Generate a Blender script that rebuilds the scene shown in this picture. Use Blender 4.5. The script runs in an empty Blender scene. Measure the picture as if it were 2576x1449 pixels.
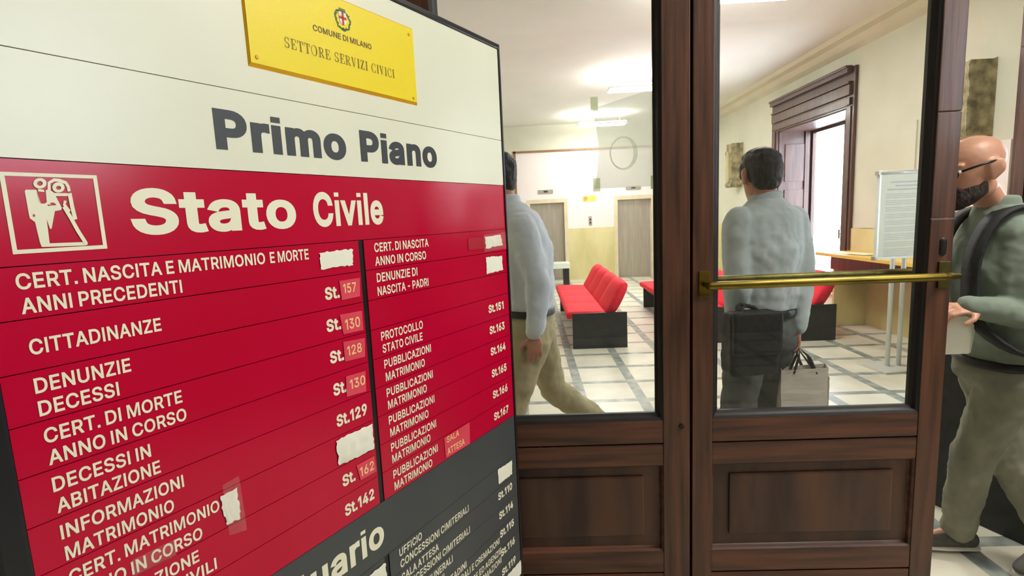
import bpy, bmesh, math, random
from mathutils import Vector, Matrix
random.seed(7)
SC = bpy.context.scene
COL = SC.collection

# ------------------------------------------------------------------ camera
cam_d = bpy.data.cameras.new('camera'); cam = bpy.data.objects.new('camera', cam_d); COL.objects.link(cam)
cam_d.sensor_width = 36.0; cam_d.lens = 36.0 * 1307.0 / 2576.0; cam_d.clip_start = 0.02
_R = ((0.998494, -0.040026, -0.037523), (0.031826, -0.134528, 0.990399), (-0.044690, -0.990101, -0.133052))
cam.matrix_world = Matrix(((_R[0][0], -_R[0][1], -_R[0][2], 0.0), (_R[1][0], -_R[1][1], -_R[1][2], 0.0),
                           (_R[2][0], -_R[2][1], -_R[2][2], 1.62), (0, 0, 0, 1)))
SC.camera = cam
# ------------------------------------------------------------------ view and light
SC.view_settings.view_transform = 'Standard'; SC.view_settings.look = 'None'
SC.view_settings.exposure = 0.0; SC.view_settings.gamma = 1.0; SC.view_settings.use_curve_mapping = False
world = bpy.data.worlds.new('daylight'); SC.world = world; world.use_nodes = True
bg = world.node_tree.nodes['Background']; bg.inputs[0].default_value = (0.80, 0.87, 1.0, 1); bg.inputs[1].default_value = 16.0
FIXTURE_STRENGTH = 54.0
def area(name, loc, size, power, color, rot=(0, 0, 0), size_y=None):
    d = bpy.data.lights.new(name, 'AREA'); d.energy = power; d.color = color; d.size = size
    if size_y: d.shape = 'RECTANGLE'; d.size_y = size_y
    o = bpy.data.objects.new(name, d); o.location = loc; o.rotation_euler = rot; COL.objects.link(o); return o
area('foyer_fill', (2.5, 1.05, 3.78), 0.8, 92, (1.0, 0.97, 0.89))  # both foyer lights are unseen fills, added to brighten the board
area('foyer_fill', (2.4, -0.7, 3.78), 0.8, 14, (1.0, 0.97, 0.89))

# ------------------------------------------------------------------ materials
def lin(r, g, b):
    f = lambda c: (c / 255 / 12.92) if c / 255 <= 0.04045 else ((c / 255 + 0.055) / 1.055) ** 2.4
    return (f(r), f(g), f(b), 1.0)
def mat(name, base, rough=0.5, metal=0.0, base2=None, scale=(8, 8, 8), detail=4.0, bump=0.0, bscale=None, spec=0.5, lo=0.35, hi=0.65, coat=0.0):
    m = bpy.data.materials.new(name); m.use_nodes = True
    nt = m.node_tree; N = nt.nodes; L = nt.links; p = N['Principled BSDF']
    p.inputs['Base Color'].default_value = base; p.inputs['Roughness'].default_value = rough
    p.inputs['Metallic'].default_value = metal; p.inputs['Specular IOR Level'].default_value = spec
    p.inputs['Coat Weight'].default_value = coat; p.inputs['Coat Roughness'].default_value = 0.15
    tc = N.new('ShaderNodeTexCoord')
    mp = N.new('ShaderNodeMapping'); mp.inputs['Scale'].default_value = scale; L.new(tc.outputs['Object'], mp.inputs[0])
    nz = N.new('ShaderNodeTexNoise'); nz.inputs['Scale'].default_value = 1.0; nz.inputs['Detail'].default_value = detail
    L.new(mp.outputs[0], nz.inputs['Vector'])
    if base2 is not None:
        cr = N.new('ShaderNodeValToRGB'); cr.color_ramp.elements[0].position = lo; cr.color_ramp.elements[1].position = hi
        cr.color_ramp.elements[0].color = base; cr.color_ramp.elements[1].color = base2
        L.new(nz.outputs['Fac'], cr.inputs[0]); L.new(cr.outputs[0], p.inputs['Base Color'])
    if bump:
        src = nz
        if bscale:
            mp2 = N.new('ShaderNodeMapping'); mp2.inputs['Scale'].default_value = bscale; L.new(tc.outputs['Object'], mp2.inputs[0])
            src = N.new('ShaderNodeTexNoise'); src.inputs['Scale'].default_value = 1.0; src.inputs['Detail'].default_value = 3.0; L.new(mp2.outputs[0], src.inputs['Vector'])
        bp = N.new('ShaderNodeBump'); bp.inputs['Strength'].default_value = bump; bp.inputs['Distance'].default_value = 0.01
        L.new(src.outputs['Fac'], bp.inputs['Height']); L.new(bp.outputs[0], p.inputs['Normal'])
    return m
def emit(name, col, s):
    m = bpy.data.materials.new(name); m.use_nodes = True; nt = m.node_tree; nt.nodes.remove(nt.nodes['Principled BSDF'])
    e = nt.nodes.new('ShaderNodeEmission'); e.inputs[0].default_value = col; e.inputs[1].default_value = s
    nt.links.new(e.outputs[0], nt.nodes['Material Output'].inputs[0]); return m
def glass(name, haze=0.02):
    m = bpy.data.materials.new(name); m.use_nodes = True; nt = m.node_tree; N = nt.nodes; L = nt.links
    N.remove(N['Principled BSDF'])
    tr = N.new('ShaderNodeBsdfTransparent'); tr.inputs[0].default_value = (0.97, 0.985, 0.975, 1)
    gl = N.new('ShaderNodeBsdfGlossy'); gl.inputs['Roughness'].default_value = 0.01
    fr = N.new('ShaderNodeFresnel'); fr.inputs[0].default_value = 1.35
    geo = N.new('ShaderNodeNewGeometry')
    iors = N.new('ShaderNodeMix'); iors.data_type = 'FLOAT'; iors.inputs[2].default_value = 1.35; iors.inputs[3].default_value = 1 / 1.35
    L.new(geo.outputs['Backfacing'], iors.inputs[0]); L.new(iors.outputs[0], fr.inputs[0])
    mx = N.new('ShaderNodeMixShader'); L.new(fr.outputs[0], mx.inputs[0]); L.new(tr.outputs[0], mx.inputs[1]); L.new(gl.outputs[0], mx.inputs[2])
    df = N.new('ShaderNodeBsdfDiffuse'); df.inputs[0].default_value = (0.8, 0.82, 0.8, 1)
    nz = N.new('ShaderNodeTexNoise'); nz.inputs['Scale'].default_value = 3.0
    mm = N.new('ShaderNodeMath'); mm.operation = 'MULTIPLY'; mm.inputs[1].default_value = haze * 2; L.new(nz.outputs['Fac'], mm.inputs[0])
    mx2 = N.new('ShaderNodeMixShader'); L.new(mm.outputs[0], mx2.inputs[0]); L.new(mx.outputs[0], mx2.inputs[1]); L.new(df.outputs[0], mx2.inputs[2])
    L.new(mx2.outputs[0], N['Material Output'].inputs[0]); return m
def sheer(name, col, trans=0.4, clear=0.0):
    m = bpy.data.materials.new(name); m.use_nodes = True; nt = m.node_tree; N = nt.nodes; L = nt.links
    N.remove(N['Principled BSDF'])
    d = N.new('ShaderNodeBsdfDiffuse'); t = N.new('ShaderNodeBsdfTranslucent')
    nz = N.new('ShaderNodeTexNoise'); nz.inputs['Scale'].default_value = 9.0
    cr = N.new('ShaderNodeValToRGB'); cr.color_ramp.elements[0].color = tuple(c * 0.92 for c in col[:3]) + (1,); cr.color_ramp.elements[1].color = col
    L.new(nz.outputs['Fac'], cr.inputs[0]); L.new(cr.outputs[0], d.inputs[0]); L.new(cr.outputs[0], t.inputs[0])
    mx = N.new('ShaderNodeMixShader'); mx.inputs[0].default_value = trans; L.new(d.outputs[0], mx.inputs[1]); L.new(t.outputs[0], mx.inputs[2])
    tp = N.new('ShaderNodeBsdfTransparent'); mx2 = N.new('ShaderNodeMixShader'); mx2.inputs[0].default_value = clear
    L.new(mx.outputs[0], mx2.inputs[1]); L.new(tp.outputs[0], mx2.inputs[2]); L.new(mx2.outputs[0], N['Material Output'].inputs[0]); return m
def marble_floor():
    m = bpy.data.materials.new('marble_floor'); m.use_nodes = True; nt = m.node_tree; N = nt.nodes; L = nt.links; p = N['Principled BSDF']
    tc = N.new('ShaderNodeTexCoord'); sx = N.new('ShaderNodeSeparateXYZ'); L.new(tc.outputs['Object'], sx.inputs[0])
    def math_(op, a, b=None):
        n = N.new('ShaderNodeMath'); n.operation = op
        for i, v in enumerate((a, b)):
            if v is None: continue
            if isinstance(v, (int, float)): n.inputs[i].default_value = v
            else: L.new(v, n.inputs[i])
        return n.outputs[0]
    def band(c, off, pitch, width):
        t = math_('FRACT', math_('DIVIDE', math_('ADD', math_('SUBTRACT', c, off), 100 * pitch), pitch))
        return math_('LESS_THAN', t, width / pitch)
    bx = band(sx.outputs[0], 0.885, 0.52, 0.092); by = band(sx.outputs[1], 2.315, 0.512, 0.075)
    b = math_('MAXIMUM', bx, by)
    nz = N.new('ShaderNodeTexNoise'); nz.inputs['Scale'].default_value = 2.2; nz.inputs['Detail'].default_value = 6; L.new(tc.outputs['Object'], nz.inputs['Vector'])
    n2 = N.new('ShaderNodeTexNoise'); n2.inputs['Scale'].default_value = 9; n2.inputs['Detail'].default_value = 5; L.new(tc.outputs['Object'], n2.inputs['Vector'])
    def ramp(src, a, c, lo, hi):
        cr = N.new('ShaderNodeValToRGB'); cr.color_ramp.elements[0].color = a; cr.color_ramp.elements[1].color = c
        cr.color_ramp.elements[0].position = lo; cr.color_ramp.elements[1].position = hi; L.new(src, cr.inputs[0]); return cr.outputs[0]
    tile = ramp(nz.outputs['Fac'], lin(214, 208, 190), lin(236, 232, 214), 0.35, 0.65)
    grey = ramp(n2.outputs['Fac'], lin(112, 120, 118), lin(186, 190, 180), 0.3, 0.72)
    mx = N.new('ShaderNodeMix'); mx.data_type = 'RGBA'; L.new(b, mx.inputs[0]); L.new(tile, mx.inputs[6]); L.new(grey, mx.inputs[7])
    L.new(mx.outputs[2], p.inputs['Base Color']); p.inputs['Roughness'].default_value = 0.28; return m

M = {}
M['floor'] = marble_floor()
M['plaster'] = mat('cream_plaster', lin(211, 210, 190), 0.85, base2=lin(220, 219, 201), scale=(1.5, 1.5, 1.5), bump=0.05, bscale=(60, 60, 60))
M['foyer_paint'] = mat('taupe_foyer_paint', lin(128, 118, 104), 0.85, base2=lin(138, 128, 114), scale=(1.5, 1.5, 1.5))
M['ceiling'] = mat('ceiling_paint', lin(224, 221, 212), 0.9, base2=lin(231, 228, 220), scale=(1, 1, 1))
M['white_wall'] = mat('white_paint', lin(238, 226, 224), 0.85, base2=lin(243, 234, 232), scale=(1.2, 1.2, 1.2))
M['dado'] = mat('beige_dado', lin(206, 192, 134), 0.5, base2=lin(224, 212, 160), scale=(2.5, 2.5, 1.2), detail=6)
M['cornice'] = mat('olive_cream_cornice', lin(204, 198, 172), 0.85, base2=lin(212, 206, 182), scale=(2, 2, 2))
M['wood_v'] = mat('dark_walnut_upright', lin(70, 43, 30), 0.42, base2=lin(110, 70, 48), scale=(38, 38, 2.2), detail=6, bump=0.15, coat=0.15)
M['wood_h'] = mat('dark_walnut_rail', lin(66, 40, 30), 0.42, base2=lin(112, 68, 46), scale=(2.2, 38, 34), detail=6, bump=0.15, coat=0.15)
M['wood_p'] = mat('dark_walnut_panel', lin(58, 36, 28), 0.45, base2=lin(96, 62, 42), scale=(9, 30, 1.6), detail=6, bump=0.12, coat=0.12)
M['bead'] = mat('shaded_brown_bead', lin(22, 19, 18), 0.5, base2=lin(34, 28, 26), scale=(20, 20, 3))  # near-black: the glazing bead's shadow is put into this colour
M['red_wood'] = mat('reddish_stained_wood', lin(60, 36, 30), 0.4, base2=lin(92, 58, 50), scale=(24, 24, 1.6), detail=5, coat=0.2)
M['brass'] = mat('worn_brass', lin(158, 136, 58), 0.36, 1.0, base2=lin(112, 96, 44), scale=(6, 30, 30), bump=0.05)
M['dull_brass'] = mat('tarnished_brass', lin(120, 112, 62), 0.45, 1.0, base2=lin(92, 84, 50), scale=(30, 30, 30))
M['black_metal'] = mat('black_metal', lin(20, 21, 22), 0.4, base2=lin(34, 36, 37), scale=(14, 14, 14))
M['black_plastic'] = mat('black_edge_profile', lin(14, 14, 16), 0.3, base2=lin(24, 24, 28), scale=(20, 20, 6))
M['glass'] = glass('clear_glass', 0.005); M['glass_hazy'] = glass('hazy_glass', 0.007)
M['cream'] = mat('cream_sign_board', lin(230, 231, 208), 0.3, base2=lin(236, 235, 211), scale=(3, 3, 3))
M['crimson'] = mat('crimson_sign_board', lin(190, 0, 46), 0.2, base2=lin(195, 0, 52), scale=(3, 3, 3), spec=0.34)
M['charcoal'] = mat('charcoal_sign_board', lin(64, 67, 69), 0.35, base2=lin(72, 75, 76), scale=(3, 3, 3))
M['ink'] = mat('charcoal_lettering', lin(52, 56, 60), 0.5, base2=lin(56, 60, 64), scale=(5, 5, 5))
M['cream_ink'] = mat('cream_lettering', lin(240, 236, 206), 0.5, base2=lin(243, 239, 211), scale=(5, 5, 5))
M['white_paper'] = mat('white_paper', lin(240, 238, 216), 0.6, base2=lin(244, 243, 226), scale=(14, 14, 14), bump=0.1, bscale=(40, 40, 40))
M['pink_label'] = mat('faded_red_label', lin(222, 62, 84), 0.4, base2=lin(228, 76, 94), scale=(14, 14, 14))
M['peach_ink'] = mat('peach_numerals', lin(252, 206, 140), 0.5, base2=lin(252, 214, 152), scale=(14, 14, 14))
M['deep_red'] = mat('deep_red_patch', lin(176, 0, 34), 0.35, base2=lin(184, 2, 40), scale=(14, 14, 14))
M['tape'] = sheer('clear_tape', (0.9, 0.75, 0.7, 1), 0.3, 0.93)
M['yellow'] = mat('yellow_brass_plaque', lin(246, 218, 8), 0.35, base2=lin(248, 224, 24), scale=(2, 2, 2), bump=0.03, bscale=(300, 300, 300))
M['amber'] = mat('amber_plaque_bevel', lin(226, 160, 8), 0.35, base2=lin(236, 176, 14), scale=(6, 6, 6))
M['brown_ink'] = mat('brown_engraving', lin(96, 70, 16), 0.5, base2=lin(110, 80, 20), scale=(30, 30, 30))
M['green'] = mat('wreath_green', lin(34, 84, 62), 0.5, base2=lin(52, 104, 70), scale=(90, 90, 90))
M['cross_red'] = mat('cross_red', lin(196, 28, 48), 0.5, base2=lin(200, 34, 52), scale=(30, 30, 30))
M['red_fabric'] = mat('red_upholstery', lin(222, 16, 44), 0.75, base2=lin(236, 34, 60), scale=(24, 24, 24), bump=0.2, bscale=(160, 160, 160))
M['steel'] = mat('brushed_steel', lin(168, 160, 146), 0.4, 0.6, base2=lin(182, 174, 160), scale=(30, 30, 1.5))
M['beige_stone'] = mat('beige_stone_frame', lin(214, 198, 164), 0.6, base2=lin(224, 210, 180), scale=(5, 5, 5))
M['trim_brown'] = mat('brown_trim', lin(128, 92, 58), 0.5, base2=lin(148, 108, 70), scale=(10, 10, 10))
M['tabletop'] = mat('yellow_beech', lin(226, 184, 84), 0.4, base2=lin(236, 200, 108), scale=(20, 1.4, 20), detail=5)
M['white_top'] = mat('pale_laminate', lin(214, 222, 208), 0.5, base2=lin(222, 228, 216), scale=(5, 5, 5))
M['stone'] = mat('weathered_stone', lin(116, 108, 84), 0.9, base2=lin(186, 174, 138), scale=(9, 9, 9), detail=8, bump=0.8, bscale=(22, 22, 22))
M['light_stone'] = mat('pale_stone', lin(186, 178, 132), 0.9, base2=lin(204, 196, 152), scale=(9, 9, 9), detail=8, bump=0.4, bscale=(22, 22, 22))
M['alu'] = mat('white_aluminium', lin(214, 216, 210), 0.35, 0.2, base2=lin(222, 224, 218), scale=(9, 9, 9))
M['print_grey'] = mat('grey_print', lin(204, 208, 204), 0.6, base2=lin(212, 216, 211), scale=(40, 40, 40))
M['lamp'] = emit('lamp_diffuser', (1.0, 0.985, 0.94, 1), FIXTURE_STRENGTH)
M['sticker_green'] = mat('yellow_green_sticker', lin(206, 226, 92), 0.5, base2=lin(214, 232, 110), scale=(9, 9, 9))
M['sticker_orange'] = mat('orange_sticker', lin(240, 150, 80), 0.5, base2=lin(240, 160, 92), scale=(9, 9, 9))
M['notice'] = sheer('pale_green_notice', lin(249, 253, 240), 0.82, 0.22)
M['notice_ink'] = sheer('notice_ring_print', lin(226, 234, 218), 0.82, 0.22)
M['green_tape'] = sheer('yellow_green_tape', lin(224, 232, 186), 0.6, 0.45)
M['skin'] = mat('skin', lin(190, 128, 102), 0.5, base2=lin(204, 144, 116), scale=(14, 14, 14), bump=0.05, bscale=(120, 120, 120))
M['skin_pale'] = mat('pale_skin', lin(206, 150, 124), 0.42, base2=lin(216, 162, 134), scale=(10, 10, 10), bump=0.05, bscale=(120, 120, 120))
M['hair'] = mat('dark_hair', lin(30, 26, 25), 0.6, base2=lin(52, 46, 43), scale=(60, 60, 14), bump=0.5)
M['beard'] = mat('dark_beard', lin(40, 31, 28), 0.8, base2=lin(66, 52, 46), scale=(120, 120, 60), bump=0.6)
M['shirt_blue'] = mat('pale_blue_shirt', lin(222, 227, 236), 0.85, base2=lin(232, 236, 243), scale=(10, 10, 4), bump=0.25, bscale=(11, 11, 4))
M['shirt_grey'] = mat('pale_grey_shirt', lin(186, 197, 199), 0.85, base2=lin(200, 209, 211), scale=(10, 10, 4), bump=0.25, bscale=(11, 11, 4))
M['shirt_green'] = mat('grey_green_shirt', lin(122, 134, 121), 0.85, base2=lin(136, 148, 133), scale=(10, 10, 4), bump=0.25, bscale=(11, 11, 4))
M['khaki'] = mat('khaki_cotton', lin(176, 162, 124), 0.9, base2=lin(190, 176, 138), scale=(12, 12, 5), bump=0.25, bscale=(12, 12, 6))
M['grey_cotton'] = mat('dark_grey_cotton', lin(80, 84, 82), 0.9, base2=lin(92, 96, 92), scale=(12, 12, 5), bump=0.25, bscale=(12, 12, 6))
M['stone_cotton'] = mat('stone_grey_cotton', lin(124, 124, 108), 0.9, base2=lin(142, 142, 124), scale=(12, 12, 5), bump=0.3, bscale=(14, 14, 9))
M['leather'] = mat('black_leather', lin(18, 17, 17), 0.45, base2=lin(28, 27, 27), scale=(40, 40, 40), bump=0.2)
M['nylon'] = mat('black_nylon', lin(20, 21, 23), 0.7, base2=lin(32, 33, 35), scale=(60, 60, 60), bump=0.2)
M['shoe_grey'] = mat('grey_canvas_shoe', lin(86, 84, 80), 0.8, base2=lin(100, 98, 92), scale=(40, 40, 40))
M['sole'] = mat('white_rubber_sole', lin(222, 220, 206), 0.6, base2=lin(230, 228, 216), scale=(20, 20, 20))
M['eye'] = mat('eye_white', lin(232, 228, 220), 0.2, base2=lin(238, 234, 228), scale=(9, 9, 9))
M['paper_bag'] = mat('white_paper_bag', lin(206, 196, 182), 0.7, base2=lin(222, 214, 202), scale=(6, 6, 6), bump=0.25, bscale=(9, 9, 9))
M['kraft_bag'] = mat('beige_paper_bag', lin(186, 168, 134), 0.75, base2=lin(200, 182, 148), scale=(6, 6, 6), bump=0.25, bscale=(9, 9, 9))

# ------------------------------------------------------------------ object helpers
def link(o, parent=None):
    COL.objects.link(o)
    if parent is not None: o.parent = parent
    return o
def tag(o, label=None, cat=None, group=None, kind=None):
    if label: o['label'] = label
    if cat: o['category'] = cat
    if group: o['group'] = group
    if kind: o['kind'] = kind
    return o
def empty(name, loc=(0, 0, 0), rz=0.0, label=None, cat=None, group=None, kind=None):
    o = bpy.data.objects.new(name, None); o.location = loc; o.rotation_euler = (0, 0, rz); o.empty_display_size = 0.1
    link(o); return tag(o, label, cat, group, kind)
class MB:
    """collects simple shapes into one mesh"""
    def __init__(s): s.bm = bmesh.new()
    def box(s, x0, x1, y0, y1, z0, z1, bev=0.0):
        r = bmesh.ops.create_cube(s.bm, size=1.0)
        v = r['verts']
        bmesh.ops.scale(s.bm, vec=(abs(x1 - x0), abs(y1 - y0), abs(z1 - z0)), verts=v)
        bmesh.ops.translate(s.bm, vec=((x0 + x1) / 2, (y0 + y1) / 2, (z0 + z1) / 2), verts=v)
        if bev:
            e = list({e for q in v for e in q.link_edges})
            bmesh.ops.bevel(s.bm, geom=e, offset=bev, segments=2, affect='EDGES', profile=0.7)
        return s
    def prism(s, pts, axis_vec, base=None):
        """pts: list of 3D points (planar polygon), extruded by axis_vec"""
        a = [s.bm.verts.new(p) for p in pts]; av = Vector(axis_vec)
        b = [s.bm.verts.new(Vector(p) + av) for p in pts]
        n = len(pts)
        s.bm.faces.new(a); s.bm.faces.new(b[::-1])
        for i in range(n): s.bm.faces.new((a[i], b[i], b[(i + 1) % n], a[(i + 1) % n]))
        return s
    def tube(s, pts, r, seg=10, cap=True):
        pts = [Vector(p) for p in pts]; rs = r if isinstance(r, (list, tuple)) else [r] * len(pts)
        rings = []; ref = None
        for i, p in enumerate(pts):
            d = (pts[min(i + 1, len(pts) - 1)] - pts[max(i - 1, 0)]).normalized()
            if ref is None: ref = Vector((0, 0, 1)) if abs(d.z) < 0.9 else Vector((1, 0, 0))
            u = d.cross(ref).normalized(); v = d.cross(u).normalized(); ref = -v if False else ref
            rings.append([s.bm.verts.new(p + (u * math.cos(t) + v * math.sin(t)) * rs[i]) for t in [2 * math.pi * k / seg for k in range(seg)]])
        for a, b in zip(rings, rings[1:]):
            for k in range(seg): s.bm.faces.new((a[k], a[(k + 1) % seg], b[(k + 1) % seg], b[k]))
        if cap: s.bm.faces.new(rings[0]); s.bm.faces.new(rings[-1][::-1])
        return s
    def hull(s, ells):
        vs = []
        for e in ells:
            c = Vector(e[0]); r = e[1] if isinstance(e[1], (tuple, list)) else (e[1],) * 3
            rot = e[2] if len(e) > 2 else None
            for p in ICO:
                q = Vector((p[0] * r[0], p[1] * r[1], p[2] * r[2]))
                if rot is not None: q = rot @ q
                vs.append(s.bm.verts.new(c + q))
        res = bmesh.ops.convex_hull(s.bm, input=vs)
        dead = [g for g in set(res['geom_interior']) | set(res['geom_unused']) if isinstance(g, bmesh.types.BMVert) and g.is_valid]
        dead = [g for g in dead if not g.link_faces]
        if dead: bmesh.ops.delete(s.bm, geom=dead, context='VERTS')
        return s
    def build(s, name, m, parent=None, smooth=False):
        bmesh.ops.recalc_face_normals(s.bm, faces=s.bm.faces[:])
        me = bpy.data.meshes.new(name); s.bm.to_mesh(me); s.bm.free()
        me.materials.append(m)
        if smooth:
            for p in me.polygons: p.use_smooth = True
        return link(bpy.data.objects.new(name, me), parent)
_b = bmesh.new(); bmesh.ops.create_icosphere(_b, subdivisions=3, radius=1.0); ICO = [tuple(v.co) for v in _b.verts]; _b.free()
def box(name, m, x0, x1, y0, y1, z0, z1, parent=None, bev=0.0): return MB().box(x0, x1, y0, y1, z0, z1, bev).build(name, m, parent)
def struct(o): o['kind'] = 'structure'; return o
def bake(o, mods):
    """apply a list of (type, settings) modifiers by evaluating once"""
    for t, kw in mods:
        md = o.modifiers.new(t.lower(), t)
        for k, v in kw.items(): setattr(md, k, v)
    bpy.context.view_layer.update()
    ev = o.evaluated_get(bpy.context.evaluated_depsgraph_get())
    me = bpy.data.meshes.new_from_object(ev); o.modifiers.clear(); old = o.data; o.data = me; me.name = o.name
    bpy.data.meshes.remove(old)
    for p in me.polygons: p.use_smooth = True
    return o
CL = {}
def clouds(scale, depth=2):
    k = (scale, depth)
    if k not in CL:
        t = bpy.data.textures.new('folds', 'CLOUDS'); t.noise_scale = scale; t.noise_depth = depth; CL[k] = t
    return CL[k]
def organic(mb, name, m, parent, voxel=0.008, smooth=6, folds=0.0, fscale=0.09):
    o = mb.build(name, m, parent)
    mods = [('REMESH', dict(mode='VOXEL', voxel_size=voxel)), ('SMOOTH', dict(factor=0.5, iterations=smooth))]
    if folds: mods.append(('DISPLACE', dict(texture=clouds(fscale), strength=folds, mid_level=0.5, texture_coords='LOCAL')))
    return bake(o, mods)

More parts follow.
